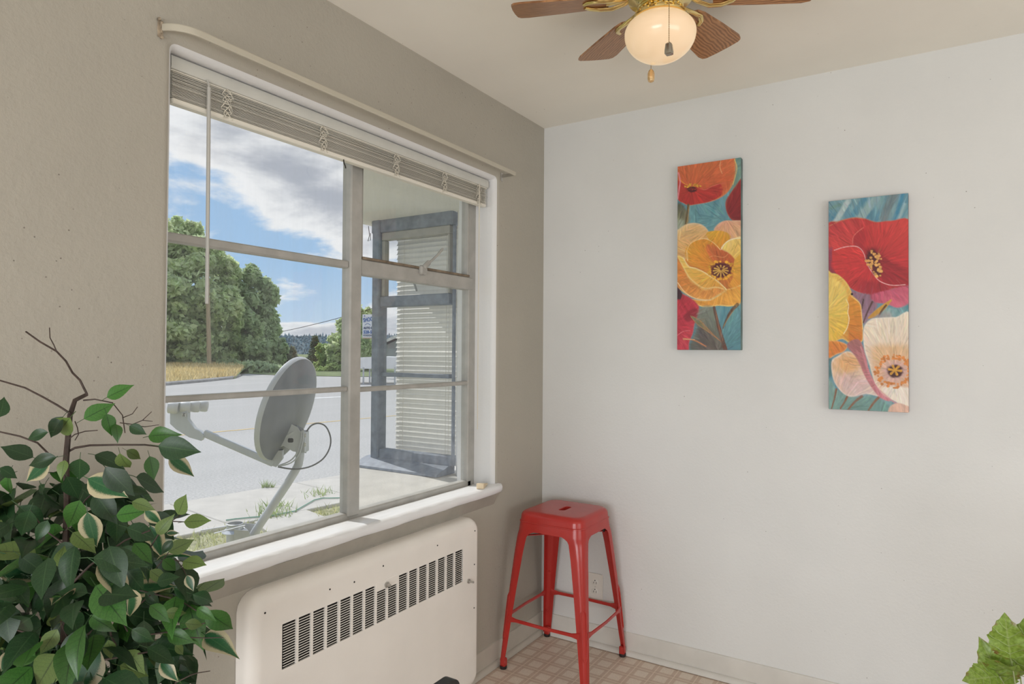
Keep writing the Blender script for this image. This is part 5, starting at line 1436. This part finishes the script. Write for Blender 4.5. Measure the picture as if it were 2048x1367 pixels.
# receiver arm
e0 = at(548, 926, DD-.03); e1 = at(408, 865, DD-.10)
mb = MB(); u = (e1-e0).normalized(); sdv = u.cross(DWN).normalized(); upv = sdv.cross(u).normalized()
mb.obox((e0+e1)/2, (u, sdv, upv), ((e1-e0).length/2, 0.020, 0.0215), 0.005); mb.build('receiver_arm', M['arm'], dish, 30)
mb = MB()
mb.rings([[p + sdv*o for p in (at(552, 899, DD-.02), at(566, 899, DD-.02), at(566, 917, DD-.02), at(554, 932, DD-.02), at(536, 926, DD-.02), at(540, 920, DD-.02))] for o in (-0.028, 0.028)])
mb.build('arm_knuckle', M['pole'], dish, 30)
dA = DD-.10
mb = MB()
prof_ = [(343,826),(343,846),(355,857),(381,873),(405,880),(410,869),(402,861),(392,856),(378,838),(378,815),(362,804),(346,806)]
mb.rings([[at(x, y, dA) + sdv*o*w for x, y in prof_] for o, w in ((-0.030, .9), (-0.026, 1), (0.026, 1), (0.030, .9))])
mb.build('receiver_housing', M['arm'], dish, 30)
mb = MB(); mb.obox(at(368, 829, dA-0.034), (RGT, -DWN, FWD), (0.0115, 0.0115, 0.003), 0.001); mb.build('rating_sticker', simple('white_sticker', (0.75, 0.75, 0.74), 0.5), dish)
mb = MB()
for k, w in enumerate((0.016, 0.012, 0.016)): mb.obox(at(368-(0.6 if k else 0), 826.6+k*2.4, dA-0.0375), (RGT, -DWN, FWD), (w/2, 0.0018, 0.0008))
mb.build('sticker_print', M['dark'], dish, 0)
hornv = (RGT*0.93 + FWD*0.30 + Vector((0,0,-0.08))).normalized()
for i, (px, py, d) in enumerate(((346, 815, dA-.05), (371, 814, dA), (390, 812.5, dA+.05), (406, 811.5, dA+.11))):
    c_ = at(px, py, d); mb = MB()
    a1 = hornv; a2 = a1.cross(DWN).normalized(); a3 = a1.cross(a2)
    lps = []
    for h_, r_ in ((-0.030, 0.026), (-0.026, 0.033), (0.0, 0.0365), (0.020, 0.0355), (0.028, 0.031), (0.030, 0.024), (0.026, 0.018)):
        lps.append([c_ + a1*h_ + (a2*math.cos(2*math.pi*k/18) + a3*math.sin(2*math.pi*k/18))*r_ for k in range(18)])
    mb.rings(lps); mb.build('receiver_cap', M['white_cap'], dish, 40)
for pts_, r in ((((611,866,0),(622,851,0),(637,846,.02),(652,853,.04),(661,874,.05),(659,896,.04),(646,917,.02),(624,931,.0),(600,937,-.03),(580,937,-.05),(556,933,-.05)), 0.0052),
                (((604,860,-.06),(601,882,-.07),(594,905,-.07),(580,921,-.06),(556,931,-.05)), 0.0045), (((607,860,-.06),(606,880,-.07),(598,908,-.07),(582,925,-.06),(557,932,-.05)), 0.0045)):
    P_ = [at(x, y, DD+d) for x, y, d in pts_]
    cv = [P_[0]]
    for i in range(len(P_)-1):                            # rounded by Catmull-Rom
        a, b, c, d = P_[max(i-1,0)], P_[i], P_[i+1], P_[min(i+2,len(P_)-1)]
        for t in (0.25, 0.5, 0.75, 1.0):
            cv.append(0.5*((2*b)+(c-a)*t+(2*a-5*b+4*c-d)*t*t+(3*b-a-3*c+d)*t**3))
    MB().tube(cv, r, 6).build('cable', simple('grey_coax', (0.16, 0.16, 0.17), 0.5) if r > .005 else M['pole'], dish)
# galvanised foot post with a flange and two flat bars
fp = thing('fence_post', at(470, 1090, DD), 'galvanised pipe post with a clamp bracket at the foot of the dish pole', 'post')
pt_ = at(470, 1046, DD)
MB().lathe([(0.050, G-0.05), (0.050, pt_.z), (0.046, pt_.z+0.002), (0.044, pt_.z-0.06)], (pt_.x, pt_.y, 0), 20, (True, False)).build('pipe', M['galv'], fp)
MB().lathe([(0.053, pt_.z-0.035), (0.060, pt_.z-0.034), (0.078, pt_.z-0.050), (0.078, pt_.z-0.054), (0.053, pt_.z-0.052)], (pt_.x, pt_.y, 0), 20, (False, False)).build('collar', M['galv'], fp)
mb = MB()
pl = [at(478, 1052, DD), at(506, 1054, DD+.02), at(512, 1066, DD+.02), at(508, 1084, DD+.02), at(478, 1090, DD)]
mb.rings([[p - FWD*0.075 for p in pl], [p - FWD*0.071 for p in pl]]); mb.rings([[p + FWD*0.071 for p in pl], [p + FWD*0.075 for p in pl]])
mb.build('clamp_plate', M['galv'], fp, 0)
for x0, y0, x1, y1, d in ((402, 1060, 486, 1046, .07), (428, 1066, 490, 1050, -.07)):
    a, b = at(x0, y0, DD+d-.1), at(x1, y1, DD+d); mb = MB(); mb.tube([a, b], 0.008, 6, True, 0.5); mb.build('strut', M['pole'], fp)

# ------------------------------------------------------------------ far side of the street
bank = MB()
def bank_pt(s, t):
    p = gz(330, 770).lerp(gz(470, 757), s); q = gz(330, 742).lerp(gz(500, 742), s)
    r = p.lerp(q, t); return Vector((r.x, r.y, ZR + 0.02 + 0.55*t**0.7))
bank.rings([[bank_pt(s, t) for s in [-1.2+k*0.22 for k in range(11)]] for t in (0, 0.05, 0.3, 0.6, 1.0)], False, False, closed=False)
tag(bank.build('grass_bank', M['field'], smooth=60), kind='structure')
pts = []
for _ in range(16000):
    s, t = random.uniform(-0.9, 0.98), random.random()**0.8
    if random.random() > (1.15 - max(0, s-0.5)*1.3): continue
    pts.append(tuple(bank_pt(s, t)))
blades('dry_grass', pts, M['drygrass'], 0.34, 0.05, 0.3, 'tall dry yellow grass on the bank across the street', 'grass')
kb = MB(); kp = [gz(322, 771), gz(400, 764), gz(462, 757.5), gz(478, 752)]
kb.tube([p + Vector((0, 0, .06)) for p in kp], 0.13, 6); tag(kb.build('kerb', simple('kerb_concrete', (0.33, 0.32, 0.31), 0.9, var=0.2, vs=2)), kind='structure')
far = MB(); a_ = [gz(200, 743), gz(470, 746), gz(560, 750.5), gz(690, 753), gz(800, 753)]
lo = [p + Vector((0, 0, 0.03)) for p in a_]; hi_ = [CAM + (p-CAM)*14 for p in a_]; hi_ = [Vector((p.x, p.y, ZR+0.03)) for p in hi_]
far.rings([lo, hi_], False, False, closed=False); tag(far.build('far_field', M['field'], smooth=0), kind='structure')

def crown(name, blobs, n, size, mat, parent, seed, shell=0.3):
    g = np.random.default_rng(seed)
    big = []
    for c, r in blobs:                                   # each bough is a cluster of smaller clumps, with gaps between
        big.append((tuple(c), tuple(0.72*k for k in r)))
        for _ in range(16):
            d = g.normal(size=3); d /= np.linalg.norm(d); q = g.uniform(0.22, 0.42)
            big.append((tuple(c[i] + d[i]*r[i]*0.86 for i in range(3)), tuple(q*k for k in r)))
    vol = np.array([b[1][0]*b[1][1]*b[1][2] for b in big])**0.6; vol[::17] *= 0.45; pick = g.choice(len(big), n, p=vol/vol.sum())
    C_ = np.array([b[0] for b in big])[pick]; R_ = np.array([b[1] for b in big])[pick]
    d = g.normal(size=(n, 3)); d /= np.linalg.norm(d, axis=1)[:, None]
    rad = shell + (1-shell)*g.random(n)**0.6
    P = C_ + d*R_*rad[:, None]*(0.93+0.14*g.random(n))[:, None]
    nr = d*0.9 + g.normal(size=(n, 3))*0.7 + np.array([0, 0, 0.4]); nr /= np.linalg.norm(nr, axis=1)[:, None]
    t1 = np.cross(nr, g.normal(size=(n, 3))); t1 /= np.linalg.norm(t1, axis=1)[:, None]; t2 = np.cross(nr, t1)
    s = size*(0.6+0.8*g.random(n))[:, None]
    V = np.stack([P - t1*s, P + t2*s*0.55, P + t1*s, P - t2*s*0.55], 1).reshape(-1, 3) - np.array(parent.location)
    me = raw_mesh(name, V, np.arange(4*n).reshape(-1, 4), mat)
    o = bpy.data.objects.new(name, me); COL.objects.link(o); o.parent = parent
    return tag(o, kind='stuff')
T1 = leafy_mat('maple_light', (0.55, 0.66, 0.38), (0.76, 0.82, 0.52), 0.6, 0.6)
T2 = leafy_mat('maple_dark', (0.44, 0.56, 0.34), (0.64, 0.72, 0.46), 0.6, 0.6)
T3 = leafy_mat('pine_green', (0.13, 0.18, 0.12), (0.20, 0.26, 0.17), 0.6, 0.4)
T4 = leafy_mat('shrub_green', (0.38, 0.52, 0.20), (0.56, 0.63, 0.30), 0.6, 0.5)
T5 = leafy_mat('shrub_grey', (0.26, 0.29, 0.20), (0.36, 0.37, 0.27), 0.6, 0.5)
M['trunk'] = simple('tree_bark', (0.16, 0.12, 0.09), 0.9, var=0.35, vs=3, bump=0.5, bs=9)
def tree(name, label, cat, base, d, blobs, n, size, mat, seed, trunk=None, group=None):
    "blobs: pixel centre, pixel radii, depth offset"
    b0 = at(base[0], 704, d); b0 = Vector((b0.x, b0.y, ZR))
    r = thing(name, b0, label, cat, group)
    k = d/FPX; bl_ = []
    for x, y, rx, ry, dz in blobs:
        c = at(x, y, d+dz); bl_.append((c, (rx*k, rx*k, ry*k)))
    if trunk:
        tp = at(*trunk[:2], d); MB().tube([b0, b0.lerp(tp, .5)+Vector((.1,0,0)), tp], [trunk[2]*k, trunk[2]*k*.8, trunk[2]*k*.4], 8).build('trunk', M['trunk'], r)
        for q in range(5):
            a = tp.lerp(b0, 0.25*random.random()); c = bl_[q % len(bl_)][0]; MB().tube([a, a.lerp(c, .5)+Vector((0,0,-.3)), c], [trunk[2]*k*.4, trunk[2]*k*.25, trunk[2]*k*.1], 6).build('limb', M['trunk'], r)
    crown('foliage', bl_, n, size, mat, r, seed)
    return r
tree('maple_tree', 'tall leafy light green tree at the left edge across the street', 'tree', (372, 745), 58,
     [(330,480,70,50,0),(372,520,75,45,0),(330,560,85,60,-2),(392,575,70,52,-2),(350,640,85,62,-2),(420,632,60,55,-1),(405,690,70,42,0),(340,700,80,38,-1),(440,545,38,42,1),(368,462,34,28,2),(300,600,80,120,0)], 46000, 0.27, T1, 21, (372, 650, 7), 'leafy trees across the street')
tree('maple_tree', 'broad darker green tree with a rounded crown right of the wooden pole', 'tree', (492, 745), 62,
     [(475,570,42,50,0),(505,600,45,45,0),(470,650,55,50,-1),(520,650,45,50,0),(540,690,32,38,0),(480,705,60,38,-1),(530,715,36,30,0),(450,700,40,40,0)], 36000, 0.27, T2, 22, (492, 660, 6), 'leafy trees across the street')
tree('maple_tree', 'leafy light green tree behind the window mullion, left of the shop sign', 'tree', (702, 748), 62,
     [(700,668,34,34,0),(682,690,26,26,-1),(712,700,34,30,0),(690,715,26,24,-1),(722,660,26,40,0),(735,690,22,50,1),(735,640,16,24,1)], 22000, 0.24, T1, 23, (702, 700, 4), 'leafy trees across the street')
tree('conifer_tree', 'dark narrow conifer beyond the road in front of the hill', 'tree', (631, 748), 75,
     [(631,680,4,7,0),(631,692,8,8,0),(631,704,12,9,0),(631,716,15,9,0),(631,728,18,9,0),(631,740,18,7,0)], 5000, 0.30, T3, 24, (631, 690, 2))
tree('round_bush', 'greyish green bush right of the large trees across the street', 'bush', (573, 748), 64,
     [(570,715,20,16,0),(585,725,18,14,0),(560,730,24,14,0),(578,702,10,10,0)], 6000, 0.26, T5, 25)
tree('round_bush', 'bright yellow-green bush beside the dark conifer', 'bush', (648, 748), 70,
     [(645,697,10,9,0),(650,712,15,12,0),(640,728,12,10,0),(660,722,10,10,0)], 4500, 0.26, T4, 26)
tree('round_bush', 'low green bushes along the far road behind the dish', 'bush', (665, 750), 60,
     [(650,742,18,8,0),(672,738,18,11,0),(690,742,16,10,0),(605,744,16,7,0),(630,745,14,6,0)], 5000, 0.24, T4, 27)
tree('round_bush', 'dark shady bushes at the foot of the large trees', 'bush', (470, 748), 55,
     [(500,738,45,14,0),(540,742,30,10,0),(450,736,40,14,1),(400,728,50,16,2),(350,726,50,18,2)], 8000, 0.28, T2, 28)
# wooded hill on the horizon
hd = 420.0; k = hd/FPX
hill = thing('wooded_hill', at(640, 704, hd) - Vector((0, 0, 3)), 'blue-green wooded hill ridge on the horizon', 'hill')
M['hill'] = simple('hill_floor_hazed', (0.105, 0.15, 0.17), 0.95, var=0.25, vs=0.05)  # distance haze is put into the blue of both hill colours
M['pines'] = leafy_mat('hill_pines_hazed', (0.12, 0.19, 0.24), (0.18, 0.26, 0.30), 0.05, 0.1, 0.9)
mb = MB(); rows = []
for j, (yy, dd) in enumerate(((745, -120), (712, -60), (690, -20), (672, 0), (671, 60))):
    rows.append([at(x, yy + (3*math.sin(x*0.021)+2*math.sin(x*0.057) if j > 1 else 0), hd+dd) for x in range(280, 1000, 12)])
mb.rings(rows, False, False, closed=False); mb.build('slope', M['hill'], hill, 60)
g = np.random.default_rng(5); n = 2600
px = 290 + 700*g.random(n); ty = g.random(n); 
py = 672 + 70*ty**1.5; V = []; F = []
for i in range(n):
    b = at(float(px[i]), float(py[i]) + 3*math.sin(float(px[i])*.021) + 2*math.sin(float(px[i])*.057) + 2, hd - (float(py[i])-672)*2.4 + 1); h_ = float(5 + 7*g.random()**2)*k; r_ = float(1.5+1.3*g.random())*k
    o0 = len(V)
    for lv in range(2):
        z0 = h_*0.45*lv; 
        for q in range(5): a = 2*math.pi*q/5 + lv; V.append((b.x + r_*(1-.35*lv)*math.cos(a), b.y + r_*(1-.35*lv)*math.sin(a), b.z + z0))
        V.append((b.x, b.y, b.z + h_*(0.7 + .3*lv)))
        for q in range(5): F.append((o0+lv*6+q, o0+lv*6+(q+1) % 5, o0+lv*6+5))
me = raw_mesh('pine_trees', np.array(V)-np.array(hill.location), np.array(F), M['pines'])
o = bpy.data.objects.new('pine_trees', me); COL.objects.link(o); o.parent = hill; tag(o, kind='stuff')

# utility pole, cable, sign, carport and house roof
pb = gz(419, 745); pd = (pb-CAM).dot(FWD)
up_ = thing('utility_pole', pb, 'bare wooden utility pole on the grass bank in front of the trees', 'pole')
tp = at(414.0, 505, pd)
MB().tube([pb - Vector((0,0,.3)), tp], [0.19, 0.14], 10).build('shaft', simple('weathered_pole_wood', (0.40, 0.31, 0.20), 0.9, var=0.2, vs=2, scale=(6, 6, .4)), up_)
mb = MB(); mb.tube([tp - Vector((0,0,.5)), tp - Vector((0.35,0.1,.25))], 0.04, 6); mb.build('bracket', M['dark'], up_)
wr = MB(); wpts = [at(540, 668, 70), at(600, 655, 66), at(650, 643, 63), at(700, 629.5, 60), at(800, 600, 55), at(980, 540, 46)]
wr.tube(wpts, 0.028, 5); tag(wr.build('overhead_wire', M['dark']), 'dark overhead wire crossing the sky left of the mullion', 'wire')
sgd = 46.0; ks = sgd/FPX
sg = thing('shop_sign', at(745, 760, sgd), 'white shop sign board with blue lettering beyond the road', 'sign')
MB().obox(at(747, 652, sgd), (RGT, -DWN, FWD), (22*ks, 23.5*ks, 0.06), 0.02).build('board', simple('sign_white', (0.74, 0.75, 0.77), 0.5), sg)
MB().obox(at(747, 675.5, sgd), (RGT, -DWN, FWD), (22*ks, 1.0*ks, 0.08), 0.01).build('board_trim', simple('sign_trim_tan', (0.50, 0.36, 0.28), 0.6), sg)
MB().tube([at(747, 676, sgd), Vector((at(747, 676, sgd).x, at(747, 676, sgd).y, ZR))], 0.09, 8).build('sign_pole', M['galv'], sg)
def text(body, px, py, hpx, mat, rot=0.0, sx=1.0):
    cu = bpy.data.curves.new('lettering', 'FONT'); cu.body = body; cu.size = hpx*ks*1.38; cu.extrude = 0.01; cu.offset = 0.010
    o = bpy.data.objects.new('lettering', cu)
    dep = bpy.context.evaluated_depsgraph_get(); COL.objects.link(o); dep.update()
    me = bpy.data.meshes.new_from_object(o.evaluated_get(dep)); bpy.data.objects.remove(o)
    me.materials.clear(); me.materials.append(mat)
    t = bpy.data.objects.new('lettering', me); COL.objects.link(t); t.parent = sg
    ca, sa = math.cos(rot), math.sin(rot)
    R_ = (RGT*ca - DWN*sa); U_ = (-DWN*ca - RGT*sa)
    m = Matrix((R_*sx, U_, -FWD)).transposed().to_4x4(); m.translation = at(px, py, sgd) - FWD*0.075 - sg.location
    t.matrix_local = m
blue = simple('sign_blue', (0.05, 0.13, 0.38), 0.5)
text('SHOG', 727.5, 644.0, 8.2, blue, 0.16, .62); text('AUTO S', 727.5, 657.5, 4.4, simple('sign_navy', (0.05, 0.07, 0.16), 0.5), 0, .80)
text('528-5', 727.3, 666.5, 6.2, blue, 0, .86); text('FOREIGN', 727, 672, 3.4, simple('sign_grey', (0.22, 0.24, 0.30), 0.5), 0, .85); text('8', 728.5, 633.5, 3.0, blue)
mb = MB(); cpx = [(730,650),(732,648.2),(734.5,646.6),(737,646.6),(739.5,648.6),(741,649.4),(741,650.6)]
for i in range(len(cpx)-1): mb.tube([at(*cpx[i], sgd)-FWD*.075, at(*cpx[i+1], sgd)-FWD*.075], 0.014, 5)
mb.build('car_emblem', blue, sg)
# white flat-topped shelter
sd_ = 37.0; kk = sd_/FPX
ca_ = thing('carport', at(745, 765, sd_), 'low white carport canopy on thin posts beyond the road', 'carport')
mb = MB()
pr = [(0, 0), (0.25, 0.28), (0.7, 0.36), (1.9, 0.40), (3.1, 0.36), (3.55, 0.28), (3.8, 0), (3.8, -.28), (0, -.28)]
c_ = at(692, 727, sd_)
mb.rings([[c_ + RGT*x*1.0 + Vector((0, 0, z)) + Vector((FWD.x, FWD.y, 0))*f_ for x, z in pr] for f_ in (0, 2.6)])
mb.build('canopy', simple('white_canopy', (0.78, 0.78, 0.78), 0.5, var=0.05, vs=2), ca_, 30)
for px_, f_ in ((696, 0), (727, 0), (739.5, .6), (790, 0), (712, 2.4), (795, 2.4)):
    p = at(px_, 734, sd_ + f_); MB().tube([Vector((p.x, p.y, ZR)), p], 0.05, 6).build('post', M['galv'], ca_)
hsd = 76.0; kh = hsd/FPX
hs_ = thing('gabled_house', at(760, 755, hsd), 'grey house with a white-trimmed gable roof behind the carport', 'house')
ap = at(800, 672, hsd); el = at(700, 716, hsd); er = at(900, 716, hsd)
dv = Vector((FWD.x, FWD.y, 0))*9
wl3 = MB(); gl = Vector((at(720, 716, hsd).x, at(720, 716, hsd).y, ZR)); gr_ = Vector((at(880, 716, hsd).x, at(880, 716, hsd).y, ZR))
a1 = Vector((gl.x, gl.y, at(720, 712, hsd).z)); a2 = Vector((gr_.x, gr_.y, a1.z)); ap2 = ap - Vector((0,0,.3))
wl3.rings([[gl, gr_, a2, ap2, a1], [p + dv for p in (gl, gr_, a2, ap2, a1)]]); wl3.build('wall', simple('house_grey', (0.36, 0.38, 0.40), 0.8, var=0.1, vs=1), hs_, 0)
for e in (el, er):
    rf = MB(); th_ = Vector((0, 0, .22)); f0 = -Vector((FWD.x, FWD.y, 0))*.8
    rf.rings([[e+f0, ap+f0, ap+f0+th_, e+f0+th_], [e+dv, ap+dv, ap+dv+th_, e+dv+th_]]); rf.build('roof', simple('roof_shingle', (0.30, 0.30, 0.31), 0.9, var=.15, vs=2), hs_, 0)
    fb = MB(); fb.rings([[e+f0*1.05-Vector((0,0,.08)), ap+f0*1.05-Vector((0,0,.08)), ap+f0*1.05+th_*1.2, e+f0*1.05+th_*1.2], [e+f0*.95-Vector((0,0,.08)), ap+f0*.95-Vector((0,0,.08)), ap+f0*.95+th_*1.2, e+f0*.95+th_*1.2]])
    fb.build('fascia', M['paint_w'], hs_, 0)
MB().obox(at(738, 706, hsd)-Vector((FWD.x,FWD.y,0))*.05, (RGT, -DWN, FWD), (4*kh, 8*kh, .05)).build('window', M['dark'], hs_, 0)
